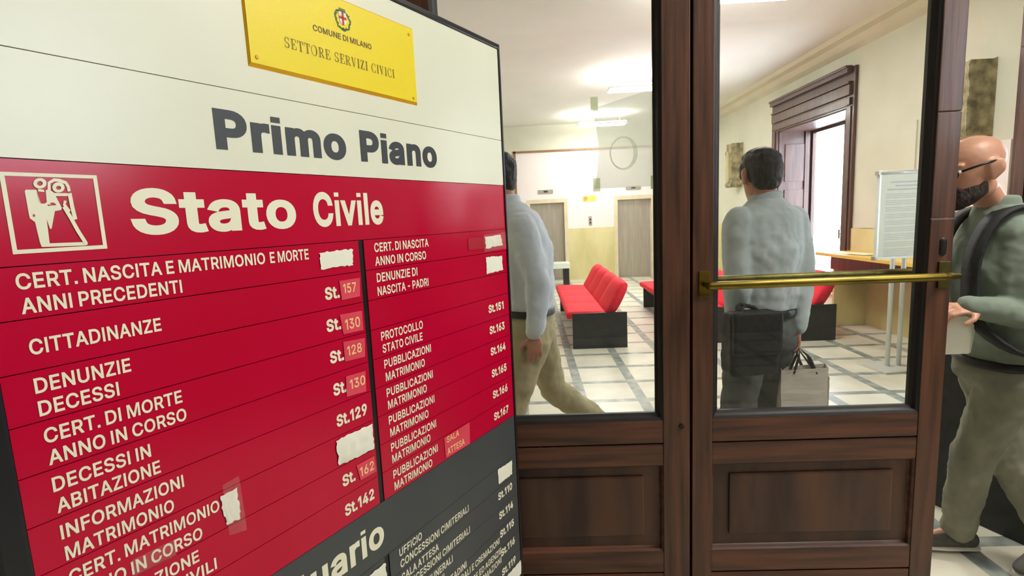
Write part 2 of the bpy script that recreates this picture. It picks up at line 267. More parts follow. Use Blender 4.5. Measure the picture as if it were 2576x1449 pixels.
# ------------------------------------------------------------------ lettering (grotesque letter outlines, thickened per weight)
from mathutils.geometry import delaunay_2d_cdt
GLYPHS = {'-': (453, ['337,244 337,188 114,188 114,244']),
 '.': (150, ['40,0 40,70 110,70 110,0']),
 '0': (453, ['227,-7 174,1 130,24 95,62 69,113 53,178 48,254 53,330 69,395 95,447 130,484 174,508 227,516 279,508 323,484 358,447 384,395 400,330 405,254 400,178 384,113 359,62 323,24 279,1', '227,50 261,56 290,74 313,103 330,144 340,194 344,254 340,314 330,365 313,405 290,435 261,453 227,460 192,453 163,435 140,405 123,365 113,314 109,254 113,194 123,144 140,103 163,74 192,56']),
 '1': (330, ['256,509 256,0 192,0 192,448 189,448 66,358 66,427 178,509']),
 '2': (453, ['64,0 64,47 234,229 282,282 299,305 311,327 318,348 320,371 317,397 308,419 293,436 273,449 250,457 224,460 196,457 172,447 153,433 139,413 130,390 127,362 66,362 71,405 86,442 111,473 143,496 182,511 225,516 268,511 306,497 337,474 361,445 376,411 381,372 378,345 371,318 357,290 336,259 267,180 153,60 153,57 389,57 389,0']),
 '3': (453, ['218,-7 173,-3 133,10 98,30 70,57 52,91 44,132 109,132 115,107 126,87 144,71 165,59 191,52 219,50 248,53 275,61 297,74 315,93 325,116 329,145 326,172 316,196 299,217 275,234 242,244 201,248 157,248 157,299 288,448 288,452 70,452 70,509 372,509 372,461 211,278 211,289 264,288 308,276 344,253 371,222 387,186 393,145 387,103 370,66 344,36 309,12 266,-2']),
 '4': (453, ['40,105 40,158 247,509 311,509 109,166 109,163 413,163 413,105', '282,0 282,121 282,146 282,318 343,318 343,0']),
 '5': (453, ['221,-7 178,-2 140,11 108,32 83,60 66,93 60,130 122,130 127,108 138,89 154,73 173,60 196,52 221,50 250,53 276,64 298,82 314,104 324,131 328,162 324,193 314,221 297,244 275,262 248,273 218,277 192,275 167,268 145,258 128,246 67,253 96,509 366,509 366,452 151,452 134,301 155,315 178,325 203,331 229,334 263,330 294,321 321,306 345,285 364,260 379,231 388,199 391,163 385,117 369,76 343,41 309,15 268,-1']),
 '6': (453, ['226,-7 182,-1 142,15 109,40 84,74 69,115 64,162 68,199 80,239 102,285 137,340 252,509 322,509 151,261 145,261 154,275 165,288 179,299 196,307 214,312 235,314 278,309 316,295 346,271 370,240 384,201 389,157 384,112 368,73 343,39 310,14 271,-2', '226,48 254,52 279,63 299,79 314,101 324,128 327,157 324,187 314,213 299,235 279,251 254,262 226,265 198,262 174,252 153,235 138,214 128,188 125,158 128,128 138,102 153,79 174,63 198,52']),
 '7': (453, ['97,0 323,448 323,452 62,452 62,509 391,509 391,449 165,0']),
 '8': (453, ['226,-7 178,-2 136,11 101,33 74,62 57,96 52,135 55,166 65,195 81,220 101,241 125,256 153,265 119,282 93,308 76,342 70,380 75,417 90,450 114,477 146,498 184,511 226,516 269,511 306,498 337,477 361,450 377,417 382,380 376,342 359,308 333,282 300,267 327,256 351,241 372,220 387,195 397,166 401,135 395,96 378,62 352,33 317,11 275,-2', '226,49 258,52 285,60 307,74 323,91 333,113 337,139 333,165 322,189 305,208 283,223 256,232 226,235 196,232 169,223 147,208 130,189 119,165 115,139 119,113 129,91 145,74 167,60 195,52', '226,290 252,292 274,300 293,313 307,330 316,351 319,376 316,399 308,420 294,437 275,449 252,457 226,460 200,457 177,449 159,437 145,420 136,399 133,376 136,351 145,330 159,313 178,300 201,292']),
 '9': (453, ['226,516 271,510 310,494 343,468 368,434 384,393 389,347 385,309 373,270 350,224 315,168 200,0 130,0 301,248 307,248 299,234 287,221 273,210 257,202 238,196 218,195 175,199 137,214 106,237 83,269 68,307 64,352 69,397 85,436 110,469 143,494 182,510', '226,460 199,457 174,446 154,429 138,407 129,381 125,352 129,322 138,295 154,274 174,257 199,247 226,243 254,247 279,257 299,273 314,295 324,321 327,350 324,381 314,407 299,429 279,446 254,457']),
 'A': (480, ['16,0 201,509 276,509 463,0 395,0 287,302 264,372 232,478 245,478 213,371 191,302 85,0', '110,142 110,199 370,199 370,142']),
 'B': (456, ['60,0 60,509 241,509 289,504 329,491 359,469 381,442 394,410 398,374 395,344 387,320 373,301 356,286 336,275 315,267 315,262 339,257 363,245 385,227 402,203 414,173 418,136 413,100 400,67 377,39 344,18 301,4 247,0', '125,57 245,57 296,63 330,80 349,105 355,137 352,161 342,184 327,203 306,218 279,228 248,231 125,231', '125,285 238,285 265,288 288,296 308,309 323,326 333,348 336,372 330,403 313,429 283,446 240,452 125,452']),
 'C': (510, ['267,-7 205,1 150,25 104,63 70,115 48,179 40,254 48,329 70,393 104,445 150,484 205,508 267,516 305,513 340,504 373,490 402,471 427,447 448,418 463,385 473,348 408,348 401,373 389,395 375,413 357,428 337,440 315,449 292,454 267,456 223,450 184,432 150,403 125,364 109,314 103,254 109,194 125,145 151,105 184,76 223,59 267,53 292,55 315,60 337,69 357,81 375,96 389,114 401,136 408,160 473,160 463,124 448,91 428,62 402,38 373,19 341,5 305,-4']),
 'D': (502, ['219,0 96,0 96,57 215,57 272,63 318,81 354,110 379,149 394,198 399,255 394,312 379,361 354,399 320,428 275,446 221,452 93,452 93,509 225,509 294,501 353,478 399,441 433,391 455,329 462,255 455,181 433,119 398,68 351,31 291,8', '125,509 125,0 60,0 60,509']),
 'E': (419, ['60,0 60,509 372,509 372,452 125,452 125,286 355,286 355,229 125,229 125,57 375,57 375,0']),
 'F': (410, ['60,0 60,509 369,509 369,452 125,452 125,278 346,278 346,221 125,221 125,0']),
 'G': (520, ['269,-7 205,1 149,25 104,64 69,116 47,179 40,254 47,329 69,393 103,445 149,484 203,508 265,516 304,513 340,504 374,489 403,469 429,445 449,416 465,384 474,349 408,349 399,372 387,393 373,411 356,427 337,439 315,448 291,454 265,456 222,450 183,432 150,404 125,364 109,314 103,254 109,194 125,145 151,105 184,76 224,59 269,53 309,57 345,71 374,93 396,123 410,160 415,202 434,199 283,199 283,256 478,256 478,200 471,141 451,91 419,50 377,19 326,0']),
 'I': (184, ['60,0 60,509 124,509 124,0']),
 'L': (393, ['60,0 60,509 125,509 125,57 361,57 361,0']),
 'M': (628, ['60,0 60,509 158,509 314,98 470,509 568,509 568,0 506,0 506,408 346,0 282,0 122,408 122,0']),
 'N': (523, ['60,0 60,509 136,509 343,183 363,151 388,107 414,55 405,54 401,108 399,157 399,195 399,509 463,509 463,0 387,0 202,290 177,331 148,381 108,452 119,454 122,384 124,328 125,291 125,0']),
 'O': (533, ['267,-7 205,1 150,25 105,63 70,115 48,179 40,254 48,329 70,393 105,445 150,484 205,508 267,516 329,508 384,484 429,445 464,393 486,329 493,254 486,179 464,115 429,63 384,25 329,1', '267,53 310,59 349,76 383,105 408,144 425,194 430,254 425,314 408,365 383,404 349,433 310,450 267,456 223,450 184,433 151,404 125,364 109,314 103,254 109,194 125,144 151,105 184,76 223,59']),
 'P': (445, ['60,0 60,509 235,509 289,503 332,487 366,462 390,430 404,391 409,348 404,304 390,265 366,233 332,207 289,191 235,186 109,186 109,242 233,242 269,246 297,256 318,272 333,294 342,319 344,348 342,376 333,402 318,423 297,439 268,449 232,452 125,452 125,0']),
 'R': (449, ['60,0 60,509 236,509 290,504 333,489 367,465 390,433 405,395 409,352 405,309 390,271 367,240 333,217 289,203 236,198 96,198 96,255 234,255 269,258 298,267 319,281 334,300 342,324 345,352 342,380 334,405 319,425 298,440 269,449 233,452 125,452 125,0', '353,0 230,229 303,229 428,0']),
 'S': (447, ['224,-9 172,-4 128,9 91,31 64,60 46,96 38,137 104,137 110,110 123,88 142,71 166,59 194,52 224,49 257,52 286,60 311,74 329,92 341,114 346,139 342,161 332,179 316,193 296,205 245,222 184,239 128,260 86,289 60,326 52,372 58,413 75,448 102,476 138,498 180,511 227,516 275,511 316,498 351,476 377,449 394,415 401,378 337,378 326,412 302,437 267,453 225,459 194,456 167,448 145,435 129,418 118,398 115,376 119,352 131,334 148,319 169,308 212,293 264,279 312,264 336,252 359,238 379,220 395,198 405,171 408,139 403,99 386,64 360,34 323,11 278,-4']),
 'T': (449, ['32,452 32,509 417,509 417,452 257,452 257,0 193,0 193,452']),
 'U': (517, ['259,-8 203,-2 154,15 114,43 85,80 66,124 60,173 60,509 124,509 124,178 128,144 141,113 160,87 187,68 220,56 259,52 298,56 331,68 357,87 377,113 389,144 393,178 393,509 457,509 457,173 451,124 433,80 403,43 363,15 315,-2']),
 'V': (480, ['204,0 16,509 84,509 192,206 215,137 248,31 235,31 267,138 290,206 395,509 463,509 278,0']),
 'Z': (438, ['42,0 42,46 273,385 306,431 341,476 348,454 285,452 223,452 40,452 40,509 397,509 397,462 169,129 134,81 97,33 90,54 152,57 214,57 399,57 399,0']),
 'a': (389, ['160,-9 126,-5 94,5 68,22 48,45 35,73 30,108 34,138 43,161 58,179 78,193 100,203 125,211 178,220 234,227 252,230 265,235 273,243 276,255 273,279 267,297 256,311 240,322 220,329 196,331 171,329 149,322 132,313 118,301 107,288 100,274 41,291 57,322 79,346 104,364 133,375 163,382 194,384 239,379 263,372 286,360 306,343 322,320 333,290 337,251 337,0 277,0 277,52 272,52 252,25 236,12 215,1 190,-6', '170,45 202,49 228,59 248,74 263,93 272,115 276,138 276,190 259,182 231,176 200,171 175,168 134,159 117,150 103,139 95,124 92,105 94,87 102,72 114,61 130,52 149,47']),
 'e': (404, ['212,-8 161,-2 117,16 82,46 56,85 40,132 34,187 39,242 55,290 81,329 115,359 157,378 205,384 236,382 266,374 294,361 319,341 341,315 357,282 368,242 371,194 371,169 75,169 75,221 338,221 310,202 307,237 298,269 283,294 263,314 237,326 205,330 173,326 146,313 125,294 109,270 99,241 96,211 96,178 100,139 110,106 128,80 151,61 179,50 212,46 234,48 254,53 271,61 285,73 297,88 306,105 365,91 353,63 335,39 311,19 283,4 249,-5']),
 'i': (167, ['53,0 53,379 114,379 114,0', '53,500 53,511 114,511 114,500']),
 'l': (167, ['53,0 53,515 114,515 114,0']),
 'm': (610, ['53,0 53,379 112,379 112,295 108,295 118,323 132,346 151,363 172,376 195,384 219,386 257,380 287,361 309,331 321,295 312,295 322,321 337,343 357,361 381,375 407,383 437,386 468,383 497,372 522,354 541,328 553,296 557,255 557,0 496,0 496,254 490,289 473,313 447,326 419,330 395,328 374,320 358,307 345,290 338,270 335,247 335,0 274,0 274,260 269,288 253,311 229,326 199,330 178,328 158,320 140,307 126,289 117,266 114,238 114,0']),
 'n': (410, ['114,227 114,0 53,0 53,379 112,379 112,287 102,287 124,332 152,362 187,379 227,384 264,380 295,369 321,349 341,321 353,285 357,240 357,0 296,0 296,235 290,275 273,304 246,323 210,329 184,326 161,317 141,303 126,283 117,257']),
 'o': (415, ['207,-8 159,-2 117,16 82,46 56,85 40,133 34,187 40,243 56,291 82,330 117,360 159,378 207,384 256,378 299,360 333,330 359,291 376,243 381,187 376,133 359,85 333,46 299,16 256,-2', '207,46 242,51 270,66 292,89 307,117 316,151 319,187 316,224 307,258 292,287 270,310 242,325 207,330 173,325 145,310 124,287 108,258 99,224 96,187 99,151 108,117 124,89 145,66 173,51']),
 'r': (259, ['53,0 53,379 112,379 112,321 115,321 130,347 152,367 181,380 213,385 229,384 243,384 243,322 230,324 207,326 182,323 159,315 140,301 126,284 117,262 114,237 114,0']),
 't': (227, ['204,379 204,327 6,327 6,379', '65,471 126,471 126,98 128,76 136,61 150,53 170,50 185,51 202,54 213,2 192,-3 168,-4 125,2 92,21 72,52 65,93']),
 'u': (410, ['182,-5 146,-1 115,11 89,31 69,59 57,95 53,139 53,379 114,379 114,144 119,105 137,75 164,56 200,50 226,53 249,62 268,77 283,97 293,122 296,153 296,379 357,379 357,0 298,0 298,92 307,92 286,47 257,17 222,0']),
 'v': (389, ['163,0 17,379 84,379 165,155 187,87 206,21 184,21 203,87 224,155 305,379 371,379 226,0'])}
GC = {}
def glyph(ch, off):
    """triangles of one letter, outlines grown by off (1/1000 of the type size)"""
    if (ch, off) in GC: return GC[(ch, off)]
    cs = []
    for c in GLYPHS[ch][1]:
        p = [Vector([float(q) for q in w.split(',')]) for w in c.split()]; n = len(p); o = []
        for i in range(n):
            a, b = (p[i] - p[i - 1]).normalized(), (p[(i + 1) % n] - p[i]).normalized()
            na, nb = Vector((-a.y, a.x)), Vector((-b.y, b.x)); k = max(0.35, 1 + na.dot(nb)); o.append(p[i] + (na + nb) * (off / k))
        cs.append(o)
    V, Ed = [], []
    for o in cs:
        s0 = len(V); V += o; Ed += [(s0 + i, s0 + (i + 1) % len(o)) for i in range(len(o))]
    r = delaunay_2d_cdt(V, Ed, [], 0, 1e-4); vs, fs = r[0], r[2]; keep = []
    for f in fs:
        m = sum((vs[i] for i in f), Vector((0, 0))) / len(f); w = 0
        for o in cs:
            for i in range(len(o)):
                a, b = o[i], o[(i + 1) % len(o)]
                if (a.y <= m.y) != (b.y <= m.y):
                    x = a.x + (m.y - a.y) / (b.y - a.y) * (b.x - a.x)
                    if x > m.x: w += 1 if b.y > a.y else -1
        if w: keep.append(f)
    GC[(ch, off)] = (vs, keep); return GC[(ch, off)]
def put_text(mb, s, u0, u1, v, cap, offset=16, y=-0.0006, natural=0.9):
    """write s on the plane y = const with the given cap height, from u0 to u1 (natural width if one is None)"""
    pen, put = 0.0, []
    for ch in s:
        if ch == ' ': pen += 150; continue
        if ch == '.' : put.append((ch, pen)); pen += GLYPHS[ch][0] + offset * 1.0; continue
        put.append((ch, pen)); pen += GLYPHS[ch][0] + offset * 1.1
    xs = [p + q.x for c, p in put for q in glyph(c, offset)[0]]; x0, x1 = min(xs), max(xs)
    sy = cap / (509 + 2 * offset)
    if u0 is not None and u1 is not None: sx = (u1 - u0) / (x1 - x0); ox = u0
    else:
        sx = sy * natural; ox = u0 if u0 is not None else u1 - (x1 - x0) * sx
    for c, p in put:
        vs, fs = glyph(c, offset); nv = [mb.bm.verts.new((ox + (p + q.x - x0) * sx, y, v + (q.y + offset) * sy)) for q in vs]
        for f in fs:
            try: mb.bm.faces.new([nv[i] for i in f])
            except ValueError: pass
    bmesh.ops.delete(mb.bm, geom=[q for q in mb.bm.verts if not q.link_faces], context='VERTS')

# ------------------------------------------------------------------ directory board
board = empty('directory_board', (-0.5681, 0.5142, 0.0), math.radians(60.43),
              'large standing cream, crimson and charcoal directory board headed Primo Piano, filling the left', 'sign')
GAP = 0.0006
U0, U1 = 0.0015, 1.0215
def slat(name, m, u0, u1, z0, z1): return box(name, m, u0, u1, 0.0, 0.012, z0 + GAP, z1 - GAP, board)
def letters(parent, m, items, y=-0.0006):
    for it in items:
        mb = MB(); put_text(mb, *it[:5], **(it[5] if len(it) > 5 else {}), y=y); mb.build('lettering', m, parent)
# backing and edge frame
box('backing_panel', M['black_plastic'], 0.0, 1.023, 0.012, 0.03, 0.08, 2.055, board)
fr = MB()
fr.box(-0.026, U0 - 0.0005, -0.004, 0.036, 0.03, 2.064, 0.004); fr.box(U1 + 0.0008, 1.030, -0.003, 0.036, 0.03, 2.064, 0.002)
fr.box(-0.02, 1.028, -0.003, 0.036, 2.0515, 2.064, 0.003); fr.box(-0.02, 1.028, -0.003, 0.036, 0.05, 0.08, 0.003)
fr.build('edge_frame', M['black_plastic'], board)
for u in (0.12, 0.91): MB().box(u - 0.04, u + 0.04, -0.18, 0.2, 0.0, 0.03, 0.004).build('foot', M['black_metal'], board)
slat('header_slat', M['cream'], U0, U1, 1.8232, 2.0515)
s = slat('header_slat', M['cream'], U0, U1, 1.7072, 1.8232)
letters(s, M['ink'], [('Primo', 0.2633, 0.4981, 1.736, 0.0565, dict(offset=39)), ('Piano', 0.5319, 0.7513, 1.737, 0.0565, dict(offset=39))])
s = slat('title_slat', M['crimson'], U0, U1, 1.5922, 1.7072)
letters(s, M['cream_ink'], [('Stato', 0.1438, 0.3815, 1.620, 0.0585, dict(offset=30)), ('Civile', 0.4155, 0.5769, 1.620, 0.0585, dict(offset=30))])
PICTO_POLYS= [[(0.0472, 1.6726), (0.0484, 1.6742), (0.057, 1.6744), (0.0576, 1.6722), (0.0575, 1.6614), (0.0593, 1.6593), (0.0625, 1.6593), (0.0646, 1.6611), (0.0648, 1.6567), (0.0715, 1.6573), (0.0753, 1.6566), (0.0769, 1.6539), (0.0761, 1.6521), (0.0704, 1.651), (0.065, 1.6314), (0.0635, 1.6314), (0.0616, 1.6451), (0.0514, 1.6393), (0.0478, 1.6434), (0.0475, 1.6474)], [(0.0515, 1.6403), (0.0621, 1.6458), (0.0612, 1.6156), (0.0604, 1.6114), (0.0537, 1.6119), (0.0528, 1.6175)], [(0.0652, 1.674), (0.0683, 1.6751), (0.0722, 1.6714), (0.0735, 1.667), (0.0772, 1.6539), (0.0708, 1.656), (0.0643, 1.6587)], [(0.0587, 1.6752), (0.0634, 1.6746), (0.0641, 1.672), (0.0586, 1.6725)], [(0.0721, 1.6711), (0.0873, 1.671), (0.0877, 1.6678), (0.0728, 1.6677)], [(0.0609, 1.6153), (0.0912, 1.6148), (0.0962, 1.6141), (0.0959, 1.6116), (0.0937, 1.6107), (0.0542, 1.6116)], [(0.0696, 1.6744), (0.0704, 1.6815), (0.068, 1.683), (0.0668, 1.6744)], [(0.0704, 1.6815), (0.0741, 1.6839), (0.0739, 1.6873), (0.068, 1.683)], [(0.0741, 1.6839), (0.0783, 1.6834), (0.0795, 1.6869), (0.0739, 1.6873)], [(0.0783, 1.6834), (0.0832, 1.6813), (0.0853, 1.6842), (0.0795, 1.6869)], [(0.0832, 1.6813), (0.0845, 1.6776), (0.0874, 1.679), (0.0853, 1.6842)], [(0.0845, 1.6776), (0.0846, 1.6727), (0.0876, 1.6734), (0.0874, 1.679)], [(0.0842, 1.6705), (0.0848, 1.6547), (0.0886, 1.6557), (0.0881, 1.6715)], [(0.0848, 1.6547), (0.0859, 1.6405), (0.0897, 1.6416), (0.0886, 1.6557)], [(0.0798, 1.6629), (0.0783, 1.6574), (0.081, 1.6586), (0.0824, 1.6622)], [(0.0783, 1.6574), (0.0823, 1.6493), (0.0847, 1.6513), (0.081, 1.6586)], [(0.0775, 1.6548), (0.0821, 1.6422), (0.0854, 1.6443), (0.0807, 1.6571)], [(0.0821, 1.6422), (0.0868, 1.6272), (0.0902, 1.6293), (0.0854, 1.6443)], [(0.0868, 1.6272), (0.0926, 1.6121), (0.096, 1.6143), (0.0902, 1.6293)]]
PICTO_RINGS= [([(0.0668, 1.6815), (0.0663, 1.6797), (0.0653, 1.6781), (0.0638, 1.6768), (0.0621, 1.6759), (0.0603, 1.6756), (0.0586, 1.6758), (0.0571, 1.6766), (0.056, 1.6778), (0.0554, 1.6794), (0.0553, 1.6811), (0.0559, 1.6829), (0.0569, 1.6845), (0.0583, 1.6858), (0.06, 1.6867), (0.0618, 1.687), (0.0635, 1.6868), (0.065, 1.6861), (0.0662, 1.6848), (0.0668, 1.6833)], [(0.0635, 1.6814), (0.0633, 1.6806), (0.0628, 1.6799), (0.0622, 1.6793), (0.0615, 1.6789), (0.0607, 1.6787), (0.06, 1.6789), (0.0593, 1.6792), (0.0589, 1.6797), (0.0586, 1.6804), (0.0586, 1.6812), (0.0588, 1.682), (0.0593, 1.6827), (0.0599, 1.6833), (0.0606, 1.6837), (0.0614, 1.6839), (0.0621, 1.6838), (0.0628, 1.6834), (0.0632, 1.6829), (0.0635, 1.6822)]), ([(0.0824, 1.6775), (0.0819, 1.6757), (0.0809, 1.674), (0.0795, 1.6727), (0.0778, 1.6719), (0.0761, 1.6716), (0.0744, 1.6718), (0.073, 1.6726), (0.0719, 1.6739), (0.0713, 1.6754), (0.0713, 1.6772), (0.0718, 1.679), (0.0728, 1.6806), (0.0741, 1.6819), (0.0758, 1.6828), (0.0776, 1.6831), (0.0792, 1.6829), (0.0807, 1.6821), (0.0818, 1.6809), (0.0824, 1.6793)], [(0.0791, 1.677), (0.0789, 1.6763), (0.0785, 1.6756), (0.0779, 1.6751), (0.0773, 1.6748), (0.0766, 1.6747), (0.0759, 1.6748), (0.0753, 1.6751), (0.0749, 1.6756), (0.0747, 1.6762), (0.0746, 1.6769), (0.0748, 1.6776), (0.0752, 1.6782), (0.0758, 1.6787), (0.0765, 1.6791), (0.0772, 1.6792), (0.0778, 1.6791), (0.0784, 1.6788), (0.0788, 1.6783), (0.0791, 1.6777)])]
PICTO_HOLES= [[(0.0676, 1.6602), (0.0702, 1.6604), (0.0723, 1.6586), (0.0718, 1.6575), (0.0675, 1.658)], [(0.0507, 1.6477), (0.0525, 1.6475), (0.052, 1.645), (0.0511, 1.6452)]]
mb = MB()
fo = [(0.0290, 1.6925), (0.1150, 1.6925), (0.1150, 1.6055), (0.0290, 1.6055)]; fi = [(0.0330, 1.6885), (0.1110, 1.6885), (0.1110, 1.6100), (0.0330, 1.6100)]
YL = -0.0006
for i in range(4):
    j = (i + 1) % 4
    mb.bm.faces.new([mb.bm.verts.new((p[0], YL, p[1])) for p in (fo[i], fo[j], fi[j], fi[i])])
for k, poly in enumerate(PICTO_POLYS):
    mb.bm.faces.new([mb.bm.verts.new((p[0], YL - 0.00003 * k, p[1])) for p in poly])
for oo, ii in PICTO_RINGS:
    n = len(oo)
    for i in range(n): mb.bm.faces.new([mb.bm.verts.new((p[0], YL - 0.0005, p[1])) for p in (oo[i], oo[(i + 1) % n], ii[(i + 1) % n], ii[i])])
bmesh.ops.triangulate(mb.bm, faces=mb.bm.faces[:])
pic = mb.build('wedding_pictogram', M['cream_ink'], s)
mb = MB()
for poly in PICTO_HOLES: mb.bm.faces.new([mb.bm.verts.new((p[0], YL - 0.0008, p[1])) for p in poly])
mb.build('pictogram_gap', M['crimson'], s)

ROW0, PITCH = 1.5922, 0.05797
NAT = dict(offset=19)
LC, RC = (U0, 0.5078), (0.5208, U1)
def rows(z0, m, left, right):
    for i in range(max(len(left), len(right))):
        a, b = z0 - PITCH * i, z0 - PITCH * (i + 1)
        for (c0, c1), lst in ((LC, left), (RC, right)):
            sl = slat('slat', m, c0, c1, b, a)
            if i < len(lst) and lst[i]: letters(sl, M['cream_ink'], lst[i])
C = 0.0175
def ST(t, v, u=0.4225, u1=0.4945, cap=0.0222): return (t, u, u1, v, cap, dict(offset=34))
def ST2(t, v): return (t, 0.9215, 0.9940, v, 0.0212, dict(offset=34))
red_left = [
 [('CERT. NASCITA E MATRIMONIO', 0.0272, 0.3186, 1.567, C, NAT), ('E MORTE', 0.3270, 0.3980, 1.567, C, NAT), ('ANNI PRECEDENTI', 0.0280, 0.1934, 1.5402, C, NAT)],
 [('CITTADINANZE', 0.0290, 0.1618, 1.4941, C, NAT), ST('St.', 1.4929, 0.4230, 0.4545)],
 [('DENUNZIE', 0.0278, 0.1212, 1.4504, C, NAT), ('DECESSI', 0.0280, 0.1053, 1.4241, C, NAT), ST('St.', 1.4363, 0.4200, 0.4515)],
 [('CERT. DI MORTE', 0.0285, 0.1752, 1.3917, C, NAT), ('ANNO IN CORSO', 0.0289, 0.1778, 1.3658, C, NAT), ST('St.', 1.3790, 0.4211, 0.4515)],
 [('DECESSI IN', 0.0286, 0.1295, 1.3335, C, NAT), ('ABITAZIONE', 0.0290, 0.1379, 1.3075, C, NAT), ST('St.', 1.3195, 0.4217, 0.4520)],
 [('INFORMAZIONI', 0.0286, 0.1632, 1.2752, C, NAT), ('MATRIMONIO', 0.0296, 0.1474, 1.2482, C, NAT), ST('St.129', 1.2612)],
 [('CERT. MATRIMONIO', 0.0290, 0.2054, 1.2175, C, NAT), ('ANNO IN CORSO', 0.0292, 0.1779, 1.1905, C, NAT)],
 [('ZIONE', 0.1138, 0.1696, 1.1600, C, NAT), ('IVILI', 0.1500, 0.1914, 1.1345, C, NAT), ST('St.', 1.1462, 0.4231, 0.4530)],
 [ST('St.142', 1.0885)],
]
red_right = [
 [('CERT. DI NASCITA', 0.5460, 0.7046, 1.567, C, NAT), ('ANNO IN CORSO', 0.5454, 0.6940, 1.5407, C, NAT)],
 [('DENUNZIE DI', 0.5462, 0.6627, 1.5086, C, NAT), ('NASCITA - PADRI', 0.5458, 0.6960, 1.4822, C, NAT)],
 [],
 [('PROTOCOLLO', 0.5455, 0.6684, 1.3928, C, NAT), ('STATO CIVILE', 0.5468, 0.6648, 1.3675, C, NAT), ST2('St.151', 1.3795)],
 [('PUBBLICAZIONI', 0.5478, 0.6894, 1.3358, C, NAT), ('MATRIMONIO', 0.5492, 0.6664, 1.3092, C, NAT), ST2('St.163', 1.3235)],
 [('PUBBLICAZIONI', 0.5482, 0.6898, 1.2765, C, NAT), ('MATRIMONIO', 0.5494, 0.6671, 1.2510, C, NAT), ST2('St.164', 1.2668)],
 [('PUBBLICAZIONI', 0.5480, 0.6897, 1.2193, C, NAT), ('MATRIMONIO', 0.5494, 0.6669, 1.1930, C, NAT), ST2('St.165', 1.2078)],
 [('PUBBLICAZIONI', 0.5484, 0.6899, 1.1615, C, NAT), ('MATRIMONIO', 0.5492, 0.6676, 1.1365, C, NAT), ST2('St.166', 1.1500)],
 [('PUBBLICAZIONI', 0.5486, 0.6897, 1.1033, C, NAT), ('MATRIMONIO', 0.5496, 0.6682, 1.0778, C, NAT), ST2('St.167', 1.0895)],
]
rows(ROW0, M['crimson'], red_left, red_right)
GZ = ROW0 - 9 * PITCH
s = slat('title_slat', M['charcoal'], U0, U1, GZ - 0.1155, GZ)
letters(s, M['cream_ink'], [('Mortuario', None, 0.5110, GZ - 0.0865, 0.0560, dict(offset=30, natural=1.0))])
grey_right = [
 [('UFFICIO', 0.5480, 0.6183, 0.9303, C, NAT), ('CONCESSIONI CIMITERIALI', 0.5488, 0.7898, 0.9040, C, NAT)],
 [('SALA ATTESA', 0.5495, 0.6706, 0.8725, C, NAT), ('CONCESSIONI CIMITERIALI', 0.5488, 0.7895, 0.8470, C, NAT), ST2('St.110', 0.8625)],
 [('FUNERALI', 0.6290, 0.7165, 0.8140, C, NAT), ('INFORMAZIONI', 0.5490, 0.6830, 0.7885, C, NAT), ST2('St.114', 0.8068)],
 [('CITTADINI', 0.6720, 0.7680, 0.7670, C, NAT), ('FUNERALI E CREMAZIONI', 0.6950, 0.9170, 0.7420, C, NAT), ST2('St.115', 0.7525)],
 [('IMPRESE ED AGENZIE', 0.7350, 0.9235, 0.7090, C, NAT), ('INFORMAZIONI', 0.7850, 0.9215, 0.6830, C, NAT), ST2('St.116', 0.6970)],
 [ST2('St.119', 0.6385)], [], [], [],
]
rows(GZ - 0.1155, M['charcoal'], [], grey_right)
GB = GZ - 0.1155 - 9 * PITCH
slat('base_slat', M['charcoal'], U0, U1, 0.08, GB)
mb = MB(); mb.box(0.5078, 0.5208, 0.002, 0.013, GZ, ROW0); mb.box(0.5098, 0.5228, 0.002, 0.013, GB, GZ - 0.1155)
mb.build('divider_strip', M['black_plastic'], board)

# papers, labels and tape stuck on the board
def poly_part(name, m, pts, y, parent, t=0.0004, lift=None):
    mb = MB(); mb.prism([(p[0], y, p[1]) for p in pts], (0, -t, 0)); return mb.build(name, m, parent)
def sticker(name, m, pts, y=-0.0010, label=None):
    o = poly_part(name, m, pts, y, board)
    if label: o['label'] = label
    return o
def crumple(name, m, pts, amp, seed, label=None, nx=14, nz=8):
    rnd = random.Random(seed); mb = MB(); g = []
    for j in range(nz + 1):
        row = []
        for i in range(nx + 1):
            a, b = i / nx, j / nz
            p0 = Vector(pts[3]).lerp(Vector(pts[2]), a); p1 = Vector(pts[0]).lerp(Vector(pts[1]), a); p = p0.lerp(p1, b)
            e = min(a, 1 - a, b, 1 - b)
            jag = 0.0016 if e == 0 else 0.0
            row.append(mb.bm.verts.new((p.x + rnd.uniform(-jag, jag), -0.0014 - rnd.random() * amp * (1 if e > 0 else 0.3), p.y + rnd.uniform(-jag, jag))))
        g.append(row)
    for j in range(nz):
        for i in range(nx): mb.bm.faces.new((g[j][i], g[j][i + 1], g[j + 1][i + 1], g[j + 1][i]))
    o = mb.build(name, m, board, True)
    if label: o['label'] = label
    return o
crumple('blank_paper', M['white_paper'], [(0.4191, 1.5765), (0.4926, 1.577), (0.4903, 1.5477), (0.42, 1.5476)], 0.0006, 3, 'blank cream paper patch beside E MORTE')
crumple('blank_paper', M['white_paper'], [(0.4168, 1.2392), (0.5028, 1.2392), (0.5035, 1.1885), (0.4179, 1.1905)], 0.004, 5, 'crumpled cream paper under St.129')
crumple('blank_paper', M['white_paper'], [(0.9209, 1.5768), (0.9944, 1.5786), (1.002, 1.5507), (0.9224, 1.5465)], 0.003, 7, 'curled cream paper beside CERT. DI NASCITA')
crumple('blank_paper', M['white_paper'], [(0.9204, 1.524), (0.9952, 1.5220), (0.9979, 1.4841), (0.9214, 1.4822)], 0.0006, 9, 'plain cream paper beside DENUNZIE DI NASCITA')
